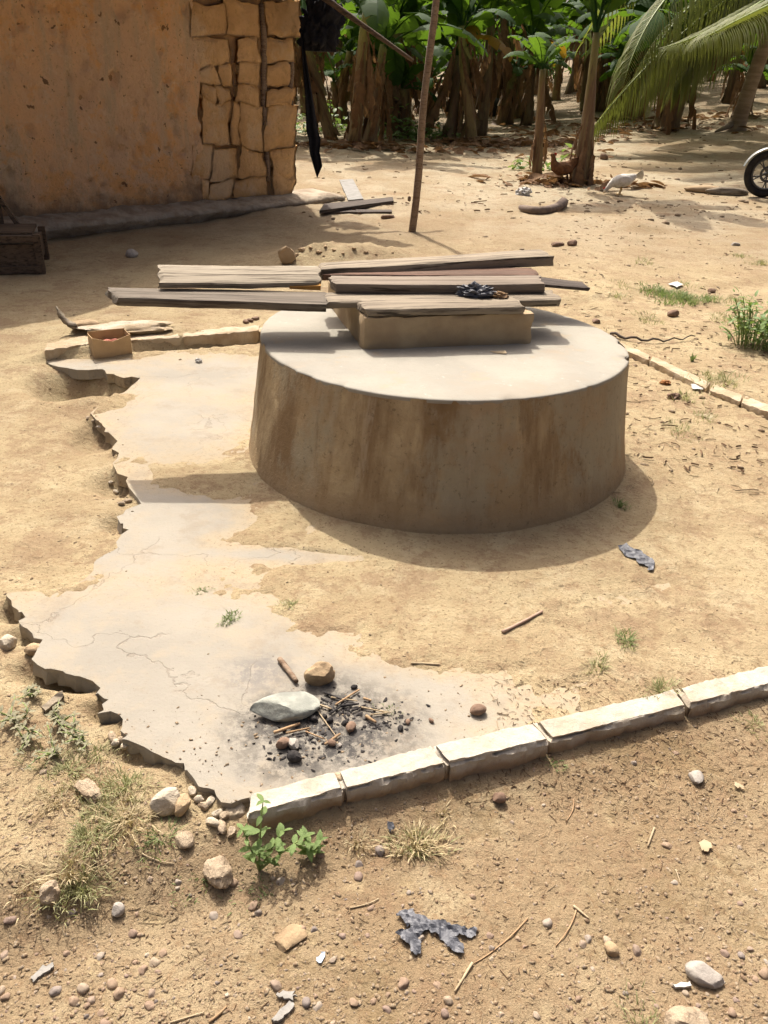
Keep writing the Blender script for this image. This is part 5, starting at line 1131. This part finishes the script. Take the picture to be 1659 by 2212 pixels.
stickp('thin straw lying beyond the cook fire', [(888, 1434), (950, 1437)], .003, MT['straw'], 2, cat='straw')

# ---- cook fire
stone('flat blue-grey angular stone at the edge of the cold fire', 614, 1540, (.092, .052, .028), MT['bluestone'], 502, sub=4, fac=10, rough=.06, rz=.32, sink=.15, lo=.45)
stone('tan lumpy stone behind the blue-grey stone', 690, 1473, (.042, .032, .034), MT['tanstone'], 503, sub=4, fac=10, rough=.2, rz=.4, sink=.15)
stone('round brown stone standing alone between fire and kerb', 1032, 1540, (.022, .017, .015), MT['brownstone'], 504, sub=3, fac=8, rz=.2, sink=.15)
stickp('short thick stick stub leaning on the blue-grey stone', [(604, 1429), (622, 1452), (641, 1478)], .0085, MT['wood_pole'], 3)
for i, (P, r, m_) in enumerate([([(592,1588),(648,1568)],.006,'twig'), ([(618,1588),(668,1577)],.004,'twig'), ([(725,1527),(776,1494)],.0042,'twig'), ([(682,1524),(716,1536)],.004,'straw'), ([(715,1510),(772,1518)],.003,'straw'), ([(775,1531),(842,1544)],.0035,'straw'), ([(702,1613),(735,1590)],.005,'twig'),
        ([(785,1513),(802,1518)],.005,'twig'), ([(790,1552),(812,1566)],.006,'twig'), ([(683,1535),(730,1600)],.0022,'straw'), ([(660,1584),(700,1600)],.003,'twig'), ([(800,1548),(845,1543)],.003,'straw'), ([(700,1500),(740,1516)],.0045,'char'), ([(735,1530),(775,1525)],.005,'char'), ([(760,1540),(790,1527)],.004,'char'), ([(715,1545),(750,1520)],.004,'char')]):
    stickp('short twig in the ash of the cold cook fire', P, r*.72, MT[m_], 10+i, 'twig', .004, 'twigs of the cold cook fire', 'twig')
for i, (x, y, d, m_) in enumerate([(610,1608,.020,'brownstone'),(635,1608,.019,'greystone'),(636,1637,.021,'char'),(758,1572,.017,'brownstone'),(678,1553,.013,'char'),(713,1555,.012,'char'),(702,1546,.008,'char'),(765,1483,.010,'char'),(881,1558,.009,'brownstone'),(715,1605,.013,'brownstone'),(733,1608,.008,'greystone'),(932,1555,.009,'brownstone'),(745,1560,.010,'char'),(865,1572,.010,'char')]):
    stone(['small stone in the ash of the cold cook fire', 'lump of charcoal in the ash of the cold cook fire'][m_ == 'char'], x, y+4, (d, d*.75, d*.7), MT[m_], 520+i, 'charcoal' if m_ == 'char' else 'fire_stone', 2, 6, .15, sink=.15, cat='charcoal' if m_ == 'char' else 'stone', group='charcoal lumps of the cook fire' if m_ == 'char' else 'small stones of the cook fire')
m = MB(); r = np.random.default_rng(31)
for i in range(300):
    sp = [(770,1550,55,18),(840,1557,30,14),(730,1525,35,15),(660,1600,60,22),(700,1600,80,30)][r.integers(0, 5)]; x, y = r.normal(sp[0], sp[2]), r.normal(sp[1], sp[3]); q = gp(x, y, 0); q[2] = float(sz(q[0], q[1])[0])
    V, Fc = ico(1); d = r.uniform(.0012, .0045); m.add(V*(1+.3*r.normal(size=(len(V), 1)))*np.array([d*r.uniform(1, 2.2), d, d*.7]) @ np.array(Matrix.Rotation(r.uniform(0, 6), 3, 'Z')).T + q + [0, 0, d*.3], Fc)
o = put('charcoal_crumbs', mesh_data('charcoal_crumbs', *m.data(), MT['char'], False)); tag(o, 'fine charcoal crumbs scattered in the cook fire ash', 'charcoal', None, 'stuff')

# ================================================================== PLANTS IN THE YARD
def tuft(label, px, py, n, h, spread, mat, seed, name='grass_tuft', w=.0022, group=None, cat='grass', loc=None, flat=.9):
    q = gg(px, py) if loc is None else loc; r = np.random.default_rng(seed); m = MB()
    n = int(n*1.7); w = w*.55; h = h*.62
    for i in range(n):
        a = r.uniform(0, 6.28); o_ = np.array([math.cos(a), math.sin(a), 0]); b0 = o_*spread*r.random()**.7*.9*(1+.5*math.sin(a*2+seed)); hh = h*r.uniform(.45, 1.1); ln = r.uniform(.25, flat); sd = np.array([-o_[1], o_[0], 0])
        a2 = a + r.normal()*1.3; o2 = np.array([math.cos(a2), math.sin(a2), 0]); rows = []
        for k in range(4):
            u = k/3; p = b0 + o2*hh*ln*u**1.4*1.3 + np.array([0, 0, hh*(u-.55*ln*u*u)]); ww = w*(1, .95, .7, .08)[k]*r.uniform(.7, 1.3); rows += [p-sd*ww, p+sd*ww]
        m.add(np.array(rows), grid_faces(2, 4))
    V, Fc = m.data(); V = V + q - np.array([0, 0, .004]); o = put(name, mesh_data(name, V-q, Fc, mat, False), loc=q); return tag(o, label, cat, group)
tuft('big dry grass tuft below the kerb in the foreground', 900, 1822, 210, .060, .055, MT['grass_dry'], 1, w=.0028)
big_ = bpy.data.objects[[o.name for o in COL.objects if o.name.startswith('grass_tuft')][0]]
gb = tuft(None, 897, 1828, 90, .055, .06, MT['grass'], 2, 'green_blades', w=.0024, cat=None); gb.location = Vector(gb.location) - Vector(big_.location); gb.parent = big_
tuft('small dry tuft between leafy plant and big dry tuft', 772, 1817, 60, .040, .04, MT['grass_dry'], 3)
tuft('star-shaped straw tuft right of the big dry tuft', 957, 1752, 26, .035, .03, MT['grass_dry'], 4)
tuft('green grass tuft on the soil below the plastic scrap', 1352, 1383, 80, .05, .04, MT['grass_green'], 5)
tuft('pale grass tuft between well and kerb', 1292, 1440, 60, .045, .04, MT['grass'], 6)
tuft('grass tuft growing against the kerb at right', 1424, 1492, 110, .05, .05, MT['grass'], 7)
tuft('thin dry sprig left of the kerb grass tuft', 1245, 1480, 18, .035, .03, MT['grass_dry'], 8)
tuft('tiny green tuft at the outer foot of the kerb', 1195, 1648, 40, .03, .025, MT['grass_green'], 9)
tuft('pale tuft at the right edge beyond the kerb', 1625, 1565, 60, .04, .05, MT['grass'], 10)
tuft('grass tuft at the bottom edge of the picture', 1390, 2225, 80, .045, .06, MT['grass'], 11)
tuft('small dark weed tuft left of centre on the soil', 494, 1338, 70, .035, .03, MT['grass_green'], 12, w=.003)
tuft('tiny weed tuft by the slab patch left of the well', 437, 1276, 50, .025, .025, MT['grass_green'], 13, w=.003)
tuft('faint green tuft on the soil below the well', 630, 1308, 70, .03, .035, MT['grass'], 14, w=.0025)
tuft('small green tuft in the cook fire ash', 838, 1535, 60, .02, .03, MT['grass_green'], 15, w=.002)
tuft('weed tuft at the right foot of the well', 1340, 1092, 50, .05, .03, MT['grass_green'], 16, w=.003)
tuft('dry grass strip on the soil right of the well', 1470, 930, 130, .05, .11, MT['grass'], 17)
tuft('second dry grass strip just above it', 1520, 905, 80, .05, .09, MT['grass'], 18)
tuft('upright green sprig outside the right kerb', 1495, 780, 14, .10, .01, MT['grass_green'], 19, w=.008, flat=.4)
for i, (x, y, n, s) in enumerate([(1405, 628, 140, .16), (1450, 645, 160, .18), (1490, 652, 150, .18), (1530, 648, 90, .15), (1430, 636, 120, .15), (1470, 640, 120, .15)]):
    tuft('green grass clump of the patch right of the planks', x, y, n, .10, s, MT['grass_green'], 30+i, 'grass_clump', .004, 'grass clumps right of the planks')
for i, (x, y, n) in enumerate([(1330, 640, 60), (1400, 690, 70), (1560, 690, 80), (1590, 648, 60), (1645, 570, 110), (1600, 555, 50), (1480, 615, 40), (1345, 617, 30), (1390, 565, 50), (1570, 825, 90), (1530, 815, 60), (1480, 860, 50), (1210, 352, 40)]):
    tuft('sparse dull grass tuft on the open ground at right', x, y, n, .08, .13, MT['grass'], 60+i, 'grass_tuft', .0035, 'sparse grass tufts at right')

LEAF_S = [mesh_data('leaf', *leaf_small(1, .22+.03*i, .15+.1*i, .25), MT['weed'], True) for i in range(3)]; LEAF_D = [mesh_data('leaf', *leaf_small(1, .20+.03*i, .15+.1*i, .25), MT['weed_dull'], True) for i in range(3)]
def weed(label, base, stems, leafL, leaves, seed, name='weed', group=None, stem_mat='petiole'):
    r = np.random.default_rng(seed); t = thing(name, label, 'weed', base, 0, group)
    for pts in stems:
        P = bez([np.array(p, float) for p in pts], 10); V, Fc = tube(P, np.linspace(.0028, .0012, 10), 5); put('stem', mesh_data('stem', V, Fc, MT[stem_mat], True), t); n = 5
        for i in range(n):
            u = .30+.70*i/(n-1); p = P[min(9, int(u*9))]
            for k in range(2 if i < n-1 else 3):
                a = i*1.57 + k*(3.14 if i < n-1 else 2.1) + r.uniform(-.4, .4); put('leaf', leaves[r.integers(0, 3)], t, p, (r.uniform(-.3, .3), r.uniform(-.75, .05), a), leafL*r.uniform(.65, 1.15)*(1 if i < n-1 else .8))
    return t
bq = gg(560, 1880)
weed('fresh green leafy weed growing at the broken kerb end', bq, [[(0, 0, 0), (-.01, -.01, .07), (-.035, .02, .10)], [(0, 0, 0), (.0, .02, .09), (.005, .05, .15)], [(0, 0, 0), (.03, .02, .06), (.05, .02, .10)], [(0, 0, 0), (.05, .01, .05), (.09, .03, .07)]], .032, LEAF_S, 3)
bq = gg(670, 1848); weed('small leafy sprout right of the fresh green weed', bq, [[(0, 0, 0), (-.005, .0, .03), (-.012, .01, .05)], [(0, 0, 0), (.015, 0, .02), (.022, .008, .04)]], .028, LEAF_S, 4)
# dusty weeds of the left bank
for i, (x, y, n, s, L, lab) in enumerate([(35, 1560, 5, 0.053, 0.0202, 'dusty green weed at the left edge below the slab'), (60, 1600, 5, 0.045, 0.0187, 'dusty weed just under the left-edge one'), (135, 1560, 6, 0.053, 0.0187, 'dusty weed beside the tilted wood chip'), (70, 1505, 4, 0.038, 0.0173, 'small weed right under the slab edge'), (180, 1600, 6, 0.038, 0.0158, 'dusty creeping weed below the slab edge'), (120, 1630, 5, 0.038, 0.0158, 'dusty creeping weed left of the pale rock')]):
    rr = np.random.default_rng(80+i); stems = [[(0, 0, 0), (rr.normal()*.02, rr.normal()*.02, s*.6), (rr.normal()*s*.8, rr.normal()*s*.8, s*rr.uniform(.5, 1))] for _ in range(n)]
    weed(lab, gg(x, y), stems, L, LEAF_D, 90+i)
for i, (x, y, n, h, m_) in enumerate([(150,1655,120,.045,'grass'),(175,1700,110,.05,'grass_dry'),(120,1720,90,.045,'grass_dry'),(270,1690,150,.06,'grass'),(275,1760,150,.06,'grass_dry'),(215,1740,110,.05,'grass'),(190,1800,130,.05,'grass'),(240,1790,90,.045,'grass'),(150,1870,130,.06,'grass_dry'),(180,1900,150,.055,'grass'),(130,1920,110,.05,'grass'),(60,1900,70,.04,'grass_dry'),(345,1800,60,.05,'grass_green'),(430,1885,40,.03,'grass_green'),(560,1905,60,.03,'grass_green'),(210,1620,80,.04,'grass'),(100,1640,60,.04,'grass')]):
    tuft('dry grass tuft on the weedy left bank' if m_ == 'grass_dry' else 'grey-green grass tuft on the weedy left bank' if m_ == 'grass' else 'short green grass sprig near the broken kerb end', x, y+10, n, h, .06, MT[m_], 200+i, 'grass_tuft', .0022, {'grass_dry': 'dry tufts of the left bank', 'grass': 'grey-green tufts of the left bank'}.get(m_, 'green sprigs near the kerb end'))
# leafy bush at the right edge
bq = gg(1625, 748); t = thing('bush', 'dense green leafy bush at the right edge of the yard', 'bush', bq); r = np.random.default_rng(5); m = MB(); sm = MB(); LV, LF = leaf_small(1, .2, .2, .25)
for i in range(60):
    a = r.uniform(0, 6.28); e = np.array([math.cos(a)*.30*r.random()**.6 + .08, math.sin(a)*.26*r.random()**.6, r.uniform(.10, .30)]); P = bez([e*[.5, .5, 0], e*[.6, .6, .6], e], 6); sm.tube(P, .003, 4, False)
    for k in range(13):
        p = P[r.integers(2, 6)] + r.normal(size=3)*.02; R = np.array(Matrix.Rotation(r.uniform(0, 6.28), 3, 'Z') @ Matrix.Rotation(r.uniform(-.9, .3), 3, 'Y') @ Matrix.Rotation(r.uniform(-.5, .5), 3, 'X')); m.add(LV*r.uniform(.03, .065) @ R.T + p, LF)
put('foliage', mesh_data('foliage', *m.data(), MT['weed'], True), t); put('stems', mesh_data('stems', *sm.data(), MT['petiole'], True), t)

# ================================================================== STONES, PEBBLES, GRAVEL, STRAW
stone('pale lumpy limestone beside the leafy weed', 472, 1892, (0.0382, 0.0272, 0.0238), MT['limestone'], 601, sub=4, fac=10, rough=.25, sink=.2)
stone('grey flat-topped concrete chunk left of the kerb end', 365, 1745, (0.0382, 0.0306, 0.0289), MT['mortar'], 602, 'concrete_chunk', 4, 9, .12, rz=.4, sink=.15, cat='concrete chunk')
stone('crumbly brown chunk touching the concrete chunk', 395, 1750, (.026, .022, .022), MT['clod'], 603, 'soil_clod', 3, 9, .25, sink=.15, cat='clod')
stone('pink-white long limestone among the left weeds', 190, 1712, (.045, .02, .018), MT['limestone'], 604, sub=4, fac=8, rough=.3, rz=-.7, sink=.2)
stone('pale rock at the lower left in the grass', 112, 1940, (0.0238, 0.0221, 0.0238), MT['limestone'], 605, sub=4, fac=8, rough=.25, sink=.2)
stone('flat whitish stone below the pale limestone', 398, 1815, (0.0255, 0.0204, 0.0102), MT['limestone'], 606, sub=3, fac=8, rough=.15, sink=.35)
stone('pinkish triangular embedded stone left of the black bag', 625, 2030, (.036, .028, .01), MT['tanstone'], 607, sub=3, fac=8, rough=.1, sink=.4)
stone('grey-white angular stone at the lower right', 1520, 2112, (.035, .022, .018), MT['greystone'], 608, sub=4, fac=10, rough=.1, rz=-.4, sink=.25)
stone('large pale stone cut by the bottom edge at right', 1485, 2225, (.045, .032, .025), MT['limestone'], 609, sub=4, fac=9, rough=.15, sink=.25)
stone('light oval stone beyond the kerb at the right', 1503, 1683, (.026, .018, .012), MT['greystone'], 610, sub=3, fac=7, rough=.08, sink=.25)
stone('reddish brown pebble at the outer foot of the kerb', 1077, 1730, (.017, .015, .016), MT['brownstone'], 611, sub=3, fac=6, sink=.2)
stone('dark round pebble before the leafy weed', 255, 1970, (.014, .014, .013), MT['greystone'], 612, sub=3, fac=2, rough=.04, sink=.2)
stone('oval brown pebble right of the bag', 1320, 2055, (.016, .013, .011), MT['tanstone'], 613, sub=3, fac=5, sink=.2)
stone('brown broken edge lump below the broken slab', 75, 1408, (.026, .02, .015), MT['clod'], 614, 'soil_clod', 3, 8, .2, sink=.2, cat='clod')
stone('concrete crumb fallen from the slab edge', 20, 1395, (.03, .025, .02), MT['mortar'], 615, 'concrete_chunk', 3, 8, .15, sink=.2, cat='concrete chunk')
for i, (x, y) in enumerate([(262,1600),(252,1607),(243,1595),(270,1615),(190,905),(215,925),(203,912),(250,1065),(275,1085),(240,1045),(262,1090),(455,1735),(440,1745),(470,1760),(480,1790),(430,1730),(500,1800),(460,1780),(485,1765),(415,1712)]):
    stone('crumb of broken concrete along the ragged slab edge', x, y, (.012+.004*(i % 3), .010, .009), MT['mortar' if i % 2 else 'limestone'], 640+i, 'concrete_crumb', 2, 7, .2, sink=.2, cat='concrete crumb', group='crumbs along the slab edge')

PEB = []
for s in range(8):
    V, Fc = rockV((1, .78+.05*(s % 3), .62+.05*(s % 4)), 700+s, 3, 5 if s % 2 else 11, .10 if s % 2 else .22, .62); me = mesh_data('pebble', V, Fc, MT['pebble'], True); PEB.append(me)
pr = np.random.default_rng(90)
def dens(px, py):
    d = .35
    if px < 720 and py > 1880: d = 1.0
    if px < 420 and py < 1900: d = .35
    if px > 1350 and py > 2050: d = 1.2
    if 830 < px < 1500 and py > 1950: d = .75
    return d
cand = []
while len(cand) < 300:
    px, py = pr.uniform(-20, 1680), pr.uniform(1560, 2230)
    if pr.random() > dens(px, py): continue
    q = gp(px, py, -.06); 
    if sdq(q[0], q[1])[0] > -.02 or (q[:2]-A0)@nf < .03 and q[0] > A0[0]-.05: continue
    if pr.random() > .25 + 2.6*max(0, float(fbm2(q[0], q[1], 4.5, 3, 55))): continue
    if any(np.hypot(*(q[:2]-c[:2])) < .011 for c in cand): continue
    cand.append(q)
for i, q in enumerate(cand):
    z = float(sz(q[0], q[1])[0]); s = .0036 + .0105*pr.random()**3.0; o = put('pebble', PEB[i % 8], loc=(q[0], q[1], z + s*pr.uniform(-.35, .18)), rot=(pr.uniform(-.3, .3), pr.uniform(-.3, .3), pr.uniform(0, 6.28)), scale=s)
    tag(o, 'small loose pebble strewn on the foreground dirt', 'pebble', 'loose pebbles on the foreground dirt')
V1, F1 = ico(1); F1 = np.array(F1); gvs = []; gfs = []; nn = 0
def grav(px0, px1, py0, py1, n, smin, smax, seed, z0=-.05):
    global nn
    r = np.random.default_rng(seed); px = r.uniform(px0, px1, n); py = r.uniform(py0, py1, n); Q = np.array([gp(a, b, z0) for a, b in zip(px, py)])
    d = sdq(Q[:, 0], Q[:, 1]); cl = fbm2(Q[:, 0], Q[:, 1], 3, 3, seed)
    k = (r.random(n) < .55+1.6*cl); k &= (d < -.005) | (r.random(n) < .35); Q = Q[k]; z = sz(Q[:, 0], Q[:, 1])
    for (x, y, _), zz in zip(Q, z):
        s = smin+(smax-smin)*r.random()**5; a = r.uniform(0, 6.28); c_, s_ = math.cos(a), math.sin(a); W = V1*(1+.22*r.normal(size=(len(V1), 1)))*np.array([s*r.uniform(.9, 1.6), s*.85, s*.65]); W = np.stack([W[:, 0]*c_-W[:, 1]*s_, W[:, 0]*s_+W[:, 1]*c_, W[:, 2]], 1)
        gvs.append(W + [x, y, zz+s*r.uniform(-.35, .15)]); gfs.append(F1+nn); nn += len(V1)
grav(-20, 1680, 1560, 2230, 20000, .0009, .0056, 1); grav(600, 1680, 1000, 1560, 3500, .0011, .005, 2); grav(-20, 300, 760, 1300, 900, .0016, .006, 3); grav(300, 1100, 1180, 1500, 160, .0015, .004, 4)
grav(1200, 1680, 440, 1000, 1700, .004, .018, 5, .05); grav(650, 1300, 320, 540, 520, .008, .035, 6, .1); grav(1250, 1680, 270, 460, 520, .012, .05, 7, .25); grav(-20, 480, 1500, 2000, 2200, .0012, .006, 8); grav(-20, 900, 500, 760, 500, .003, .010, 9, .05)
def mat_gravel():
    k = NT('gravel_bits', .85, .2); n = k.noise(160, 1, .5); c = k.cr(n, [(.30, (.13, .085, .055)), (.42, (.20, .142, .088)), (.5, (.245, .18, .112)), (.58, (.30, .24, .16)), (.70, (.17, .135, .11))]); k.col(c); return k.m
o = put('gravel', mesh_data('gravel', np.concatenate(gvs), np.concatenate(gfs), mat_gravel(), True)); tag(o, 'fine gravel and soil crumbs strewn over the dirt', 'gravel', None, 'stuff')
m = MB(); r = np.random.default_rng(44)
def straws(px0, px1, py0, py1, n, l0, l1, w, z0=-.05):
    for i in range(n):
        px, py = r.uniform(px0, px1), r.uniform(py0, py1); q = gp(px, py, z0); a = r.uniform(0, 6.28)
        if px < 1060 and sdq(q[0], q[1])[0] > -.01 and py > 1250: continue
        l = r.uniform(l0, l1)*(2 if r.random() < .06 else 1); cv = r.normal()*.35; rows = []
        ww = w*r.uniform(.5, 1.3)
        p = q[:2].copy(); pts = []
        for k in range(4): pts.append(p.copy()); p = p + l/3*np.array([math.cos(a), math.sin(a)]); a += cv
        pts = np.array(pts); z = sz(pts[:, 0], pts[:, 1]) + ww*1.2 + l*.05*r.random()
        nrm = np.array([-math.sin(a), math.cos(a)])
        for (x, y), zz in zip(pts, z): rows += [(x-nrm[0]*ww, y-nrm[1]*ww, zz), (x, y, zz+ww*1.3), (x+nrm[0]*ww, y+nrm[1]*ww, zz)]
        m.add(np.array(rows), grid_faces(3, 4))
straws(-20, 1680, 1600, 2230, 1300, .005, .018, .0006); straws(1250, 1680, 1450, 1800, 600, .005, .018, .0006); straws(900, 1680, 1080, 1560, 420, .008, .022, .0009, 0); straws(500, 1000, 1150, 1400, 40, .008, .02, .0007, 0); straws(1250, 1680, 480, 1050, 320, .02, .06, .002, .05)
straws(-20, 450, 1450, 2000, 250, .01, .04, .0009)
o = put('straw_litter', mesh_data('straw_litter', *m.data(), MT['straw'], False)); tag(o, 'bits of dry straw and grass littering the dirt', 'straw', None, 'stuff')
# a few longer dry stems that can be told apart
for i, (P, lab) in enumerate([([(1215,555),(1205,620),(1170,690)],'x')][:0]): pass
LS = [(cb([(1625,975),(1530,1090),(1420,1180),(1310,1240)]), 'long thin dry stem curving right of the black bag'), (cb([(1300,1240),(1240,1340),(1195,1410)]), 'short straight dry stem below the long curved one'), (cb([(580,915),(690,900),(750,860)]), 'dry forked twig above the black bag'),
      (cc([(530,930),(510,1030),(410,1140)]), 'hooked dry stem at the lower right'), (cc([(515,905),(560,940),(605,980)]), 'dark straight twig beside the hooked stem'), (cc([(990,445),(970,500),(950,555)]), 'short straight twig on the open dirt at right'), (cc([(515,275),(525,350),(470,405)]), 'bent pale stem below the kerb'),
      (ca([(750,535),(820,580),(920,590)]), 'thin bowed twig near the left weeds'), (ca([(900,1430),(1000,1400),(1080,1375)]), 'long pale stem at the bottom left of centre'), (ca([(1105,1430),(1160,1390),(1200,1345)]), 'dry reed piece at the bottom edge'), (cc([(1115,690),(1130,730),(1145,775)]), 'tiny upright-looking straw at right')]
for i, (P, lab) in enumerate(LS): stickp(lab, P, .0016 if i not in (1, 4, 5, 9) else .0026, MT['straw' if i % 3 else 'twig'], 60+i, 'dry_twig', .001, None, 'dry twig')

# dark crumbs of dead leaf swept against the kerb
m = MB(); straws(1000, 1680, 1500, 1760, 750, .005, .014, .0011); straws(-20, 1680, 1600, 2230, 700, .004, .012, .0009); straws(1200, 1680, 450, 1000, 350, .015, .045, .004, .05); straws(650, 1680, 290, 460, 350, .03, .09, .009, .15)
o = put('leaf_crumbs', mesh_data('leaf_crumbs', *m.data(), simple('dead_leaf_crumb', (.17, .105, .06), (.10, .06, .035), 20, .2, .001), False)); tag(o, 'dark crumbs of dead leaf strewn over the dirt', 'leaf crumbs', None, 'stuff')
